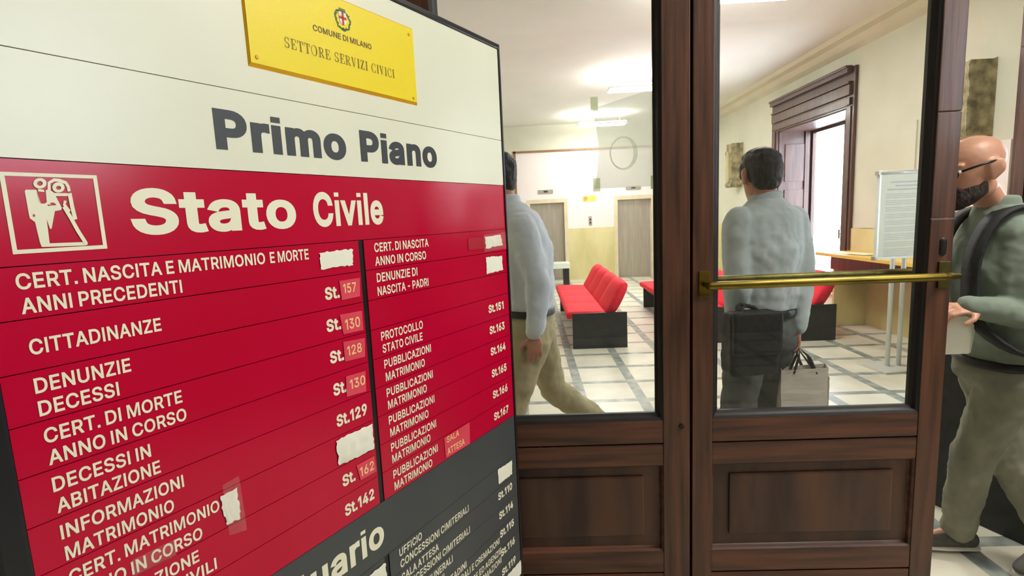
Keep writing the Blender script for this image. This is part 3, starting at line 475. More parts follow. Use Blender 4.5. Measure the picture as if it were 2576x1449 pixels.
crumple('blank_paper', M['white_paper'], [(0.207, 1.2388), (0.2321, 1.239), (0.2335, 1.191), (0.2117, 1.1903)], 0.0012, 11, 'torn upright cream paper after MATRIMONIO', 8, 14)
crumple('blank_paper', M['white_paper'], [(0.9251, 0.9510), (0.9985, 0.9470), (0.9955, 0.9060), (0.9272, 0.9085)], 0.0006, 13, 'cream paper on the charcoal rows')
crumple('blank_paper', M['white_paper'], [(0.4250, 0.9445), (0.5080, 0.9435), (0.5086, 0.9050), (0.4250, 0.9050)], 0.0006, 15, 'cream paper below the charcoal heading')
crumple('blank_paper', M['white_paper'], [(0.9330, 0.6270), (1.0210, 0.6270), (1.0210, 0.5850), (0.9330, 0.5850)], 0.0006, 17, 'cream paper low at the right edge')
sticker('red_patch', M['deep_red'], [(0.8487, 1.5763), (0.9190, 1.5770), (0.9171, 1.5464), (0.8492, 1.5475)])
poly_part('clear_tape', M['tape'], [(0.909, 1.581), (1.012, 1.584), (1.014, 1.541), (0.909, 1.539)], -0.0062, board, 0.0002)
poly_part('clear_tape', M['tape'], [(0.2115, 1.254), (0.2371, 1.2571), (0.2395, 1.1684), (0.2128, 1.1745)], -0.0034, board, 0.0002)
poly_part('clear_tape', M['tape'], [(0.0897, 1.2120), (0.1409, 1.2110), (0.1406, 1.1880), (0.0892, 1.1890)], -0.0040, board, 0.0002)
def number_label(pts, txt, u0, u1, v, cap):
    o = sticker('number_label', M['pink_label'], pts, label='faded red label reading ' + txt.replace('\n', ' '))
    mb = MB(); put_text(mb, txt, u0, u1, v, cap, 12, -0.0017); mb.build('numerals', M['peach_ink'], o); return o
number_label([(0.4557, 1.5227), (0.5035, 1.5229), (0.5004, 1.4886), (0.458, 1.4878)], '157', 0.4629, 0.4925, 1.4991, 0.0172)
number_label([(0.4502, 1.4624), (0.5018, 1.4609), (0.5017, 1.424), (0.4547, 1.4257)], '130', 0.4600, 0.4948, 1.4325, 0.0190)
number_label([(0.4523, 1.4119), (0.5034, 1.4082), (0.5001, 1.3727), (0.4528, 1.3754)], '128', 0.4594, 0.4934, 1.3843, 0.0176)
number_label([(0.4516, 1.3478), (0.4981, 1.3453), (0.4958, 1.306), (0.4493, 1.3102)], '130', 0.4585, 0.4953, 1.3208, 0.0180)
number_label([(0.4575, 1.1733), (0.5019, 1.1734), (0.5052, 1.1403), (0.464, 1.1412)], '162', 0.4640, 0.4990, 1.1475, 0.0180)
o = sticker('room_label', M['pink_label'], [(0.7133, 1.1254), (0.8128, 1.1267), (0.8099, 1.0721), (0.7149, 1.0755)], label='faded red label reading SALA ATTESA')
mb = MB(); put_text(mb, 'SALA', 0.7222, 0.7686, 1.1100, 0.0145, 14, -0.0017); mb.build('lettering', M['peach_ink'], o)
mb = MB(); put_text(mb, 'ATTESA', 0.7215, 0.7883, 1.0805, 0.0155, 14, -0.0017)
mb.build('lettering', M['peach_ink'], o)

# brass-yellow plaque
P = (0.3255, 0.6978, 1.8618, 2.0138); Bv = 0.0055
mb = MB(); bm = mb.bm
o4 = [(P[0], P[2]), (P[1], P[2]), (P[1], P[3]), (P[0], P[3])]; i4 = [(P[0] + 0.003, P[2] + Bv), (P[1] - 0.003, P[2] + Bv), (P[1] - 0.003, P[3] - 0.003), (P[0] + 0.003, P[3] - 0.003)]
va = [bm.verts.new((p[0], -0.0002, p[1])) for p in o4]; vb = [bm.verts.new((p[0], -0.0032, p[1])) for p in i4]
for i in range(4): bm.faces.new((va[i], va[(i + 1) % 4], vb[(i + 1) % 4], vb[i]))
bm.faces.new(va[::-1])
plaque = mb.build('plaque', M['amber'], board); plaque['label'] = 'yellow brass-look plaque with city crest'
poly_part('plaque_face', M['yellow'], i4, -0.0030, plaque, 0.0006)
YP = -0.0040
mb = MB(); put_text(mb, 'COMUNE DI MILANO', 0.4463, 0.5758, 1.9432, 0.0098, 14, YP); mb.build('lettering', M['brown_ink'], plaque)
mb = MB()
# engraved high-contrast serif line, drawn letter by letter
def quad(mb, pts, x0, sx, v0, sy, y): mb.bm.faces.new([mb.bm.verts.new((x0 + p[0] * sx, y, v0 + p[1] * sy)) for p in pts])
def R4(a, b, c, d): return [(a, c), (b, c), (b, d), (a, d)]
def arc(cx, cy, ro, ri, t0, t1, n=14):
    out = []
    for k in range(n):
        a, b = [math.radians(t0 + (t1 - t0) * q / n) for q in (k, k + 1)]
        out.append([(cx + ro[0] * math.cos(a), cy + ro[1] * math.sin(a)), (cx + ro[0] * math.cos(b), cy + ro[1] * math.sin(b)),
                    (cx + ri[0] * math.cos(b), cy + ri[1] * math.sin(b)), (cx + ri[0] * math.cos(a), cy + ri[1] * math.sin(a))])
    return out
SER = {
 'I': (0.34, [R4(.10, .14, 0, 1), R4(.20, .27, 0, 1), R4(.02, .34, 0, .04), R4(.02, .34, .96, 1)]),
 'E': (0.66, [R4(.10, .13, 0, 1), R4(.20, .27, 0, 1), R4(.02, .62, .96, 1), R4(.02, .66, 0, .04), R4(.25, .46, .49, .53), R4(.57, .62, .72, 1), R4(.61, .66, 0, .3), R4(.43, .47, .38, .64)]),
 'T': (0.70, [R4(.29, .32, 0, 1), R4(.38, .45, 0, 1), R4(.18, .54, 0, .04), R4(.0, .70, .96, 1), R4(.0, .05, .7, 1), R4(.65, .70, .7, 1)]),
 'R': (0.74, [R4(.10, .13, 0, 1), R4(.20, .27, 0, 1), R4(.02, .38, 0, .04), R4(.02, .4, .96, 1), R4(.2, .4, .48, .52), [(.36, .5), (.44, .5), (.72, 0), (.60, 0)], R4(.58, .76, 0, .04)] + arc(.38, .74, (.26, .26), (.17, .21), -90, 90)),
 'V': (0.72, [[(.06, 1), (.09, 1), (.36, .1), (.34, 0)], [(.14, 1), (.22, 1), (.40, 0), (.34, 0)], [(.56, 1), (.60, 1), (.40, 0), (.37, 0)], R4(-.02, .28, .96, 1), R4(.46, .70, .96, 1)]),
 'Z': (0.64, [R4(.04, .60, .96, 1), R4(.02, .62, 0, .04), [(.46, 1), (.60, 1), (.18, 0), (.02, 0)], R4(.04, .08, .72, 1), R4(.57, .62, 0, .28)]),
 'O': (0.78, arc(.39, .5, (.37, .52), (.32, .49), 90, 270) + arc(.39, .5, (.37, .52), (.25, .48), -90, 90)),
 'C': (0.70, arc(.39, .5, (.37, .52), (.30, .48), 50, 310, 20) + arc(.39, .5, (.27, .45), (.25, .45), 100, 260) + [R4(.60, .64, .66, 1), R4(.60, .65, .04, .3)]),
 'S': (0.56, arc(.28, .745, (.24, .27), (.17, .23), 40, 270) + arc(.28, .255, (.26, .27), (.16, .22), -140, 90) + [R4(.47, .51, .7, 1), R4(.02, .06, 0, .3)]),
 ' ': (0.34, [])}
line = 'SETTORE SERVIZI CIVICI'; wid = sum(SER[c][0] + 0.14 for c in line) - 0.14
x = 0.3891; sx = (0.6320 - 0.3891) / wid
for c in line:
    for q in SER[c][1]: quad(mb, q, x, sx, 1.9030, 0.0160, YP)
    x += (SER[c][0] + 0.14) * sx
mb.build('engraving', M['brown_ink'], plaque)
cu, cv = 0.5120, 1.9800
mb = MB(); rnd = random.Random(2)
for sd in (-1, 1):
    for k in range(26):
        a = math.radians(-95 + 150 * k / 25); rr = 0.0158 + rnd.uniform(-0.002, 0.002)
        x, z = cu + sd * rr * math.cos(a) * 0.98, cv - 0.0015 + rr * 1.02 * math.sin(a)
        t = rnd.uniform(0, 3.1); l, w = 0.0028, 0.0012
        mb.bm.faces.new([mb.bm.verts.new((x + p * math.cos(t) - q * math.sin(t), YP - 0.0001, z + p * math.sin(t) + q * math.cos(t))) for p, q in ((-l, 0), (0, -w), (l, 0), (0, w))])
for k in range(5): mb.box(cu - 0.0070 + k * 0.0030, cu - 0.0054 + k * 0.0030, YP - 0.0002, YP, cv + 0.0125, cv + 0.0168)
mb.box(cu - 0.0072, cu + 0.0068, YP - 0.0002, YP, cv + 0.0112, cv + 0.0126)
mb.build('crest_wreath', M['green'], plaque)
sh = [(cu - 0.0078, cv + 0.0105), (cu + 0.0078, cv + 0.0105), (cu + 0.0078, cv - 0.004), (cu + 0.005, cv - 0.0085), (cu, cv - 0.0112), (cu - 0.005, cv - 0.0085), (cu - 0.0078, cv - 0.004)]
shield = poly_part('crest_shield', M['white_paper'], sh, YP, plaque, 0.0003)
mb = MB(); mb.box(cu - 0.0022, cu + 0.0022, YP - 0.0006, YP - 0.0003, cv - 0.0106, cv + 0.0105); mb.box(cu - 0.0078, cu + 0.0078, YP - 0.0006, YP - 0.0003, cv - 0.0012, cv + 0.0032)
mb.build('crest_cross', M['cross_red'], plaque)
for (u, v) in ((0.3389, 1.8765), (0.6828, 1.9981), (0.6842, 1.8739), (0.3389, 1.9990)):
    mb = MB(); bmesh.ops.create_cone(mb.bm, cap_ends=True, segments=16, radius1=0.0034, radius2=0.0026, depth=0.0016, matrix=Matrix.Translation((u, YP, v)) @ Matrix.Rotation(math.pi / 2, 4, 'X'))
    mb.build('screw', M['amber'], plaque)

# ------------------------------------------------------------------ room shell
ZC = 3.85
struct(box('floor', M['floor'], -2.5, 5.2, -3.2, 13.3, -0.1, 0.0))
struct(box('ceiling', M['ceiling'], -2.6, 5.2, -3.3, 13.4, ZC, ZC + 0.1))
struct(box('wall_left', M['plaster'], -2.6, -2.5, 1.83, 13.4, 0, ZC))
struct(box('wall_foyer', M['foyer_paint'], -2.6, -2.5, -3.3, 1.72, 0, ZC))
struct(box('wall_rear', M['foyer_paint'], -2.5, 3.2, -3.3, -3.2, 0, ZC))
mb = MB(); mb.box(3.2, 3.3, -3.3, -0.8, 0, ZC); mb.box(3.2, 3.3, 0.2, 1.72, 0, ZC); mb.box(3.2, 3.3, -0.8, 0.2, 0, 2.0); mb.box(3.2, 3.3, -0.8, 0.2, 3.2, ZC)
struct(mb.build('wall_side', M['foyer_paint']))
t = empty('added_window', (3.2, -0.3, 2.0), 0, kind='structure')  # unseen window, added for cool side light and sheen on the board
mb = MB(); mb.box(0.02, 0.08, -0.5, -0.45, 0, 1.2); mb.box(0.02, 0.08, 0.45, 0.5, 0, 1.2); mb.box(0.02, 0.08, -0.025, 0.025, 0, 1.2)
for y0, y1 in ((-0.45, -0.025), (0.025, 0.45)):
    for z in (0.0, 1.15): mb.box(0.021, 0.079, y0, y1, z, z + 0.05)
mb.build('sash_frame', M['wood_v'], t)
for y0, y1 in ((-0.45, -0.025), (0.025, 0.45)): box('pane', M['glass'], 0.048, 0.052, y0, y1, 0.05, 1.15, t)
mb = MB(); mb.box(-2.5, -0.50, 1.72, 1.83, 0, ZC); mb.box(-0.50, 2.60, 1.72, 1.83, 2.70, ZC); mb.box(2.60, 4.5, 1.72, 1.83, 0, ZC)
struct(mb.build('wall_front', M['plaster']))
mb = MB(); mb.box(-0.50, -0.393, 1.70, 1.85, 0, 2.70, 0.004); mb.box(2.50, 2.60, 1.70, 1.85, 0, 2.70, 0.004); mb.box(-0.393, 2.50, 1.70, 1.85, 2.612, 2.70, 0.004)
struct(mb.build('trim_1', M['wood_v']))
W1 = (7.62, 9.66, 0.30, 2.93); W2 = (2.60, 4.86, 0.30, 2.93)
mb = MB()
for a, b in ((1.83, W2[0]), (W2[1], W1[0]), (W1[1], 13.4)): mb.box(4.5, 5.15, a, b, 0, ZC)
for w in (W1, W2): mb.box(4.5, 5.15, w[0], w[1], 0, w[2]); mb.box(4.5, 5.15, w[0], w[1], w[3], ZC)
struct(mb.build('wall_right', M['plaster']))
mb = MB()
for a, b in ((1.84, 2.30), (5.07, 7.45), (9.83, 13.22)): mb.box(4.482, 4.5, a, b, 0.0, 1.27)
struct(mb.build('trim_2', M['dado']))
mb = MB(); mb.prism([(4.5, 1.84, 3.66), (4.5, 1.84, ZC), (4.22, 1.84, ZC), (4.26, 1.84, 3.80), (4.36, 1.84, 3.78), (4.42, 1.84, 3.71)], (0, 11.38, 0))
struct(mb.build('trim_3', M['cornice']))
YB = 13.235; E1 = (0.045, 0.895); E2 = (2.228, 3.062); EH = 1.955
mb = MB(); mb.box(-2.5, -0.30, YB, YB + 0.16, 0, ZC); mb.box(-0.30, 4.5, YB, YB + 0.16, 3.22, ZC)
struct(mb.build('wall_back', M['plaster']))
mb = MB(); mb.box(-0.30, E1[0], YB, YB + 0.16, 0, 3.22); mb.box(E1[1], E2[0], YB, YB + 0.16, 0, 3.22); mb.box(E2[1], 4.5, YB, YB + 0.16, 0, 3.22)
for e in (E1, E2): mb.box(e[0], e[1], YB, YB + 0.16, EH, 3.22)
struct(mb.build('wall_lobby', M['white_wall']))
mb = MB(); mb.box(E1[1] + 0.09, E2[0] - 0.09, YB - 0.012, YB, 0, 1.295); mb.box(E2[1] + 0.09, 4.48, YB - 0.012, YB, 0, 1.295); mb.box(-0.25, E1[0] - 0.09, YB - 0.012, YB, 0, 1.295)
struct(mb.build('trim_4', M['dado']))
mb = MB(); mb.box(-0.325, -0.265, YB - 0.03, YB, 0, 3.25); mb.box(-0.325, 4.25, YB - 0.03, YB, 3.205, 3.25)
struct(mb.build('trim_5', M['trim_brown']))
for i, (e, lab) in enumerate(((E1, 'lift door partly behind the man in the pale blue shirt'), (E2, 'lift door to the right, beyond the near red bench'))):
    t = empty('lift_door', ((e[0] + e[1]) / 2, YB, 0), 0, 'brushed steel ' + lab, 'lift door', 'lift doors in the far wall')
    hw = (e[1] - e[0]) / 2
    mb = MB(); mb.box(-hw - 0.09, -hw, -0.02, 0.02, 0, EH + 0.095); mb.box(hw, hw + 0.09, -0.02, 0.02, 0, EH + 0.095); mb.box(-hw, hw, -0.02, 0.02, EH, EH + 0.095)
    mb.build('stone_frame', M['beige_stone'], t)
    box('door_panel', M['steel'], -hw, hw * 0.28 - 0.002, 0.085, 0.11, 0.01, EH, t); box('door_panel', M['steel'], hw * 0.28 + 0.002, hw, 0.10, 0.125, 0.01, EH, t)
    box('sill', M['steel'], -hw, hw, 0.0, 0.13, 0.0, 0.01, t); box('light_stop_plate', M['black_metal'], -hw, hw, 0.135, 0.155, 0.0, EH, t)  # back plate added to block daylight through the gap between panels
    p = empty('floor_indicator', ((e[0] + e[1]) / 2 - 0.02, YB, 2.24), 0, 'slim grey floor indicator above the %s lift door' % ('left' if i == 0 else 'right'), 'floor indicator', 'lift floor indicators')
    box('housing', M['steel'], -0.185, 0.185, -0.02, 0.0, -0.045, 0.045, p, 0.004); box('display', M['black_metal'], -0.05, 0.05, -0.023, -0.02, -0.022, 0.022, p)
t = empty('call_panel', (1.545, YB, 1.47), 0, 'small upright grey call panel on white wall between the lifts', 'call panel')
box('plate', M['steel'], -0.04, 0.04, -0.015, 0.0, -0.11, 0.11, t, 0.004)
for z in (-0.05, 0.03): box('button', M['black_metal'], -0.018, 0.018, -0.022, -0.015, z - 0.02, z + 0.02, t, 0.004)
t = empty('wall_sign', (1.535, YB, 2.02), 0, 'small yellow-green sign with an orange disc between the lifts', 'sign')
box('plate', M['sticker_green'], -0.17, 0.17, -0.008, 0.0, -0.065, 0.065, t)
mb = MB(); bmesh.ops.create_cone(mb.bm, cap_ends=True, segments=20, radius1=0.055, radius2=0.055, depth=0.004, matrix=Matrix.Translation((-0.10, -0.010, 0)) @ Matrix.Rotation(math.pi / 2, 4, 'X'))
mb.build('disc', M['sticker_orange'], t)

# ------------------------------------------------------------------ ceiling lamps
for x, y, lab in ((2.05, 5.30, 'glowing oblong ceiling lamp nearest the glazed doors'), (1.92, 8.85, 'glowing oblong ceiling lamp above the pale green notice'), (1.72, 12.1, 'glowing oblong ceiling lamp nearest the lifts')):
    t = empty('ceiling_lamp', (x, y, ZC), 0, lab, 'ceiling lamp', 'ceiling lamps in the hall')
    box('diffuser', M['lamp'], -0.53, 0.53, -0.16, 0.16, -0.255, -0.195, t, 0.012)
    mb = MB(); mb.box(-0.55, 0.55, -0.18, -0.165, -0.245, -0.225); mb.box(-0.55, 0.55, 0.165, 0.18, -0.245, -0.225); mb.box(-0.55, -0.535, -0.165, 0.165, -0.245, -0.225); mb.box(0.535, 0.55, -0.165, 0.165, -0.245, -0.225); mb.build('lamp_frame', M['alu'], t)
    for k in (-0.4, 0.4): mb = MB(); mb.tube([(k, 0, -0.20), (k, 0, 0.0)], 0.006, 8); mb.build('hanger', M['alu'], t)

# ------------------------------------------------------------------ windows in deep wooden reveals
def window(name, w):
    y0, y1, z0, z1 = w
    t = empty(name, (4.5, (y0 + y1) / 2, z0), 0, kind='structure'); hy = (y1 - y0) / 2; H = z1 - z0
    mb = MB()
    for s in (-1, 1):
        a, b = s * hy, s * (hy + 0.18)
        mb.box(-0.045, -0.001, min(a, b), max(a, b), -z0, H, 0.006); c = s * (hy + 0.03); d = s * (hy + 0.13); mb.box(-0.06, -0.045, min(c, d), max(c, d), -z0, H, 0.005)
    mb.box(-0.045, -0.001, -hy - 0.18, hy + 0.18, H, H + 0.52, 0.006)
    mb.build('architrave', M['red_wood'], t)
    mb = MB()
    for k, (a, b, o) in enumerate(((0.02, 0.12, 0.075), (0.15, 0.29, 0.085), (0.30, 0.33, 0.10), (0.44, 0.52, 0.12), (0.50, 0.535, 0.14))): mb.box(-o, -0.045, -hy - 0.12, hy + 0.12, H + a, H + b, 0.008)
    mb.build('head_moulding', M['red_wood'], t)
    mb = MB(); mb.box(0.0, 0.60, hy - 0.02, hy, 0.02, H); mb.box(0.0, 0.60, -hy, -hy + 0.02, 0.02, H); mb.box(0.0, 0.60, -hy + 0.02, hy - 0.02, H - 0.02, H)
    for s in (-1, 1):
        a = s * (hy - 0.02); b = s * (hy - 0.035)
        for z in (0.15, 0.95, 1.75): mb.box(0.10, 0.50, min(a, b), max(a, b), z, z + 0.65, 0.008)
        c = s * (hy - 0.05); mb.box(0.44, 0.52, min(a, c), max(a, c), 0.02, H - 0.02, 0.006)
    mb.build('reveal_lining', M['red_wood'], t)
    box('sill', M['light_stone'], -0.04, 0.60, -hy, hy, -0.03, 0.0, t, 0.004)
    mb = MB(); f = 0.05
    mb.box(0.56, 0.62, -hy + 0.02, -hy + 0.02 + f, 0.0, H - 0.02); mb.box(0.56, 0.62, hy - 0.02 - f, hy - 0.02, 0.0, H - 0.02); mb.box(0.56, 0.62, -0.035, 0.035, 0.0, H - 0.02)
    for a in (0.0, H - 0.02 - f): mb.box(0.561, 0.619, -hy + 0.02 + f, -0.035, a, a + f); mb.box(0.561, 0.619, 0.035, hy - 0.02 - f, a, a + f)
    mb.build('sash_frame', M['red_wood'], t)
    for s in (-1, 1): a, b = s * 0.035, s * (hy - 0.07); box('pane', M['glass'], 0.588, 0.592, min(a, b), max(a, b), f, H - 0.02 - f, t)
    tubes = MB(); tubes.tube([(0.53, 0.02, 0.75), (0.53, 0.02, 0.90)], 0.012); tubes.tube([(0.53, 0.02, 0.83), (0.56, 0.02, 0.83)], 0.008); tubes.build('handle', M['dull_brass'], t)
    return t
window('window_1', W1); w2 = window('window_2', W2)
for y0, y1 in ((-1.09, -0.53), (0.14, 1.09)):
    mb = MB(); mb.box(0.50, 0.53, y0, y1, 0.01, 2.60, 0.003)
    for z in (0.12, 0.95, 1.78): mb.box(0.485, 0.50, y0 + 0.08, y1 - 0.08, z, z + 0.72, 0.006)
    mb.build('added_shutter', M['red_wood'], w2)  # added out of view to narrow this window's reflection on the board

# ------------------------------------------------------------------ glazed wooden doors
YD = 1.75
def ring_frame(x0, x1, z0, z1, ya, yb, ins):
    """chamfered frame from the outer rectangle at ya to the inset one at yb"""
    mb = MB(); o = [(x0, z0), (x1, z0), (x1, z1), (x0, z1)]; i = [(x0 + ins, z0 + ins), (x1 - ins, z0 + ins), (x1 - ins, z1 - ins), (x0 + ins, z1 - ins)]
    V = lambda p, y: mb.bm.verts.new((p[0], y, p[1]))
    A = [V(p, ya) for p in o]; s = [V((p[0] * .6 + q[0] * .4, p[1] * .6 + q[1] * .4), ya + (yb - ya) * .25) for p, q in zip(o, i)]; s2 = [V((p[0] * .35 + q[0] * .65, p[1] * .35 + q[1] * .65), ya + (yb - ya) * .75) for p, q in zip(o, i)]; B = [V(p, yb) for p in i]; D = [V(p, yb) for p in o]
    for P_, Q_ in ((A, s), (s, s2), (s2, B), (B, D), (D, A)):
        for k in range(4): mb.bm.faces.new((P_[k], P_[(k + 1) % 4], Q_[(k + 1) % 4], Q_[k]))
    return mb
def leaf(name, x0, x1, g0, g1, pane, joints):
    t = empty(name, (0, YD, 0), 0, kind='structure'); T = 0.045
    GZ0, GZ1 = 0.897, 2.47
    for a, b, jj in ((x0, g0, ()), (g1, x1, joints)):
        mb = MB(); zz = [0.008] + list(jj) + [2.60]
        for p, q in zip(zz, zz[1:]): mb.box(a, b, 0, T, p + (0.0008 if p > 0.01 else 0), q - 0.0008, 0.003)
        mb.build('stile', M['wood_v'], t)
    for z0, z1 in ((0.814, GZ0), (0.731, 0.808), (0.320, 0.402), (0.012, 0.314), (GZ1, 2.60)):
        MB().box(g0, g1, 0.002, T - 0.002, z0, z1, 0.004).build('rail', M['wood_h'], t)
    mb = MB(); mb.box(g0, g1, 0.010, T - 0.010, 0.807, 0.815); mb.box(g0, g1, 0.012, T - 0.012, 0.313, 0.321); mb.build('groove_strip', M['bead'], t)
    ring_frame(g0, g1, 0.402, 0.731, 0.004, 0.024, 0.014).build('panel_moulding', M['wood_h'], t)
    box('panel', M['wood_p'], g0 + 0.005, g1 - 0.005, 0.022, 0.040, 0.407, 0.726, t)
    fw = 0.052; MB().box(g0 + 0.014 + fw, g1 - 0.014 - fw, 0.012, 0.024, 0.402 + 0.014 + fw * 0.8, 0.731 - 0.014 - fw * 0.6, 0.007).build('raised_panel', M['wood_p'], t)
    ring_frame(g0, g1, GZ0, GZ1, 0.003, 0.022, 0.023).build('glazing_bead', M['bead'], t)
    box('pane', pane, g0 + 0.012, g1 - 0.012, 0.0225, 0.0265, GZ0 + 0.012, GZ1 - 0.012, t)
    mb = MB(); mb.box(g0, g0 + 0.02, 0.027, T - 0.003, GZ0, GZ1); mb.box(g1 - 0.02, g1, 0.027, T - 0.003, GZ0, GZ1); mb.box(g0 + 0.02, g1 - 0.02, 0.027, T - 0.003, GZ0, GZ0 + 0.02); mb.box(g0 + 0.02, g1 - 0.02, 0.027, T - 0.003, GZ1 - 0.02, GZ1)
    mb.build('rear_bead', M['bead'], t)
    return t
d1 = leaf('door_1', -0.388, 0.5325, -0.290, 0.441, M['glass'], ())
d2 = leaf('door_2', 0.5415, 1.384, 0.610, 1.309, M['glass_hazy'], (1.557, 1.893))
box('meeting_strip', M['bead'], 0.515, 0.575, 0.046, 0.054, 0.01, 2.60, d1)
mb = MB(); mb.tube([(0.441 + 0.062, -0.001, 0.875), (0.441 + 0.062, -0.006, 0.875)], 0.009); mb.build('stud', M['bead'], d1)
def rod(z, y, xa, xb): mb = MB(); mb.tube([(xa, y, z), (xa + 0.008, y, z), (xa + 0.012, y, z), (xb - 0.05, y, z), (xb - 0.045, y, z), (xb - 0.038, y, z), (xb, y, z)], [0.011, 0.013, 0.0135, 0.0135, 0.012, 0.0095, 0.0095], 16); return mb
ZB = 1.372
pb = rod(ZB, -0.05, 0.572, 1.372).build('push_bar', M['brass'], d2, True)
pb['label'] = 'long brass push bar facing the viewer'
mb = MB(); mb.tube([(0.580, -0.05, ZB), (0.580, 0.0, ZB)], 0.010, 12); mb.tube([(1.355, -0.05, ZB), (1.355, 0.0, ZB)], 0.010, 12); mb.build('bar_bracket', M['dull_brass'], pb, True)
for xa, m in ((0.579, M['brass']), (1.358, M['dull_brass'])): MB().box(xa - 0.018, xa + 0.018, -0.006, 0.001, ZB - 0.044, ZB + 0.044, 0.002).build('bar_plate', m, d2)
pb2 = rod(ZB, 0.095, 0.580, 1.372).build('push_bar', M['dull_brass'], d2, True)
mb = MB(); mb.tube([(0.590, 0.095, ZB), (0.590, 0.043, ZB)], 0.010, 12); mb.tube([(1.355, 0.095, ZB), (1.355, 0.043, ZB)], 0.010, 12); mb.build('bar_bracket', M['dull_brass'], pb2, True)
mb = MB(); mb.hull([((1.352, 0, 1.482), (0.012, 0.004, 0.012)), ((1.352, 0, 1.446), (0.012, 0.004, 0.012))]); mb.build('keyhole_plate', M['black_metal'], d2)

# notice taped to the hall side of the left pane
nt = empty('paper_notice', (0.33, 1.781, 1.84), 0, 'pale green translucent paper notice taped to the glazed door on its hall side', 'notice')
def notice_pt(a, b):
    x = -0.105 + 0.205 * a + (0.012 * (1 - b) if a < 0.5 else 0) * 0; z = -0.135 + (0.262 + 0.055 * a) * b
    y = 0.004 + 0.016 * math.sin(math.pi * b) * 0.3 + 0.03 * max(0, b - 0.82) ** 1.0
    if a < 0.15: x -= 0.016 * math.sin(math.pi * min(1, b * 1.02)) * (1 - a / 0.15) * -1.0
    return (x, y, z)
mb = MB(); g = [[mb.bm.verts.new(notice_pt(i / 16, j / 20)) for i in range(17)] for j in range(21)]
for j in range(20):
    for i in range(16): mb.bm.faces.new((g[j][i], g[j][i + 1], g[j + 1][i + 1], g[j + 1][i]))
mb.build('sheet', M['notice'], nt, True)
mb = MB()
for k in range(40):
    a0, a1 = [2 * math.pi * q / 40 for q in (k, k + 1)]
    def rp(a, r, c): return (-0.006 + c + r * 0.85 * math.cos(a), 0.0035, -0.022 + r * math.sin(a))
    th = lambda a: 0.006 + 0.011 * max(0, math.cos(a)) ** 1.5
    mb.bm.faces.new([mb.bm.verts.new(p) for p in (rp(a0, 0.055, 0), rp(a1, 0.055, 0), rp(a1, 0.055 - th(a1), 0), rp(a0, 0.055 - th(a0), 0))])
mb.build('ring_print', M['notice_ink'], nt)
for (x, z) in ((-0.100, 0.140), (-0.098, -0.122), (0.094, -0.122)): box('tape', M['green_tape'], x - 0.012, x + 0.012, 0.0006, 0.0014, z - 0.022, z + 0.022, nt)

# ------------------------------------------------------------------ red waiting benches
def sweep(profile_fn, y0, y1, n):
    mb = MB(); rows_ = []
    for k in range(n + 1):
        y = y0 + (y1 - y0) * k / n
        rows_.append([mb.bm.verts.new((p[0], y, p[1])) for p in profile_fn((k / n))])
    m = len(rows_[0])
    for a, b in zip(rows_, rows_[1:]):
        for i in range(m): mb.bm.faces.new((a[i], a[(i + 1) % m], b[(i + 1) % m], b[i]))
    mb.bm.faces.new(rows_[0]); mb.bm.faces.new(rows_[-1][::-1]); return mb
def smooth_loop(pts, sub=3):
    out = []; n = len(pts)
    for i in range(n):
        p0, p1, p2, p3 = [Vector(pts[(i + q) % n]) for q in (-1, 0, 1, 2)]
        for s in range(sub):
            t = s / sub
            out.append(tuple(0.5 * ((2 * p1) + (-p0 + p2) * t + (2 * p0 - 5 * p1 + 4 * p2 - p3) * t * t + (-p0 + 3 * p1 - 3 * p2 + p3) * t ** 3)))
    return out
def bench(loc, label):
    t = empty('waiting_bench', loc, 0, label, 'bench', 'red waiting benches in rows across the hall'); L = 1.28; NS = 4
    def bulge(f): return abs(math.sin(math.pi * f * NS)) ** 0.6
    def back(f):
        b = 0.045 * bulge(f); h = 0.022 * bulge(f)
        return smooth_loop([(0.085 - b * .5, .455), (0.175 - b, .60), (0.265 - b, .745 + h), (0.315, .785 + h), (0.352, .75 + h * .5), (0.285, .58), (0.19, .43), (0.12, .415)])
    def seat(f):
        b = 0.018 * bulge(f)
        return smooth_loop([(-0.385, .385), (-0.39, .425), (-0.36, .448 + b), (-0.15, .452 + b), (0.08, .44 + b), (0.11, .41), (0.10, .375), (-0.15, .37), (-0.36, .372)])
    sweep(seat, -L, L, 72).build('seat', M['red_fabric'], t, True); sweep(back, -L, L, 72).build('backrest', M['red_fabric'], t, True)
    for s in (-1, 1):
        y = s * (L - 0.045)
        MB().box(-0.325, 0.335, y - 0.075 if s < 0 else y + 0.045, y - 0.045 if s < 0 else y + 0.075, 0.0, 0.44, 0.006).build('end_panel', M['black_metal'], t)
    mb = MB(); mb.box(-0.28, -0.22, -L + 0.03, L - 0.03, 0.29, 0.368); mb.box(0.0, 0.06, -L + 0.03, L - 0.03, 0.29, 0.368); mb.build('rail', M['black_metal'], t)
bench((0.805, 7.52, 0), 'red quilted waiting bench seen whole through the left glazed door')
bench((2.235, 7.58, 0), 'middle red waiting bench behind the door uprights and the man with the shoulder bag')
bench((3.28, 7.52, 0), 'red waiting bench in front of the window, beside the wooden counter')

# low table by the lifts
t = empty('low_table', (0.5, 12.1, 0), 0, 'low pale-topped table with black legs in front of the left lift', 'table')
MB().box(-0.45, 0.40, -0.28, 0.28, 0.43, 0.545, 0.008).build('table_top', M['white_top'], t)
for x in (-0.36, 0.32):
    for y in (-0.2, 0.2): box('leg', M['black_metal'], x - 0.055, x + 0.055, y - 0.055, y + 0.055, 0, 0.43, t)

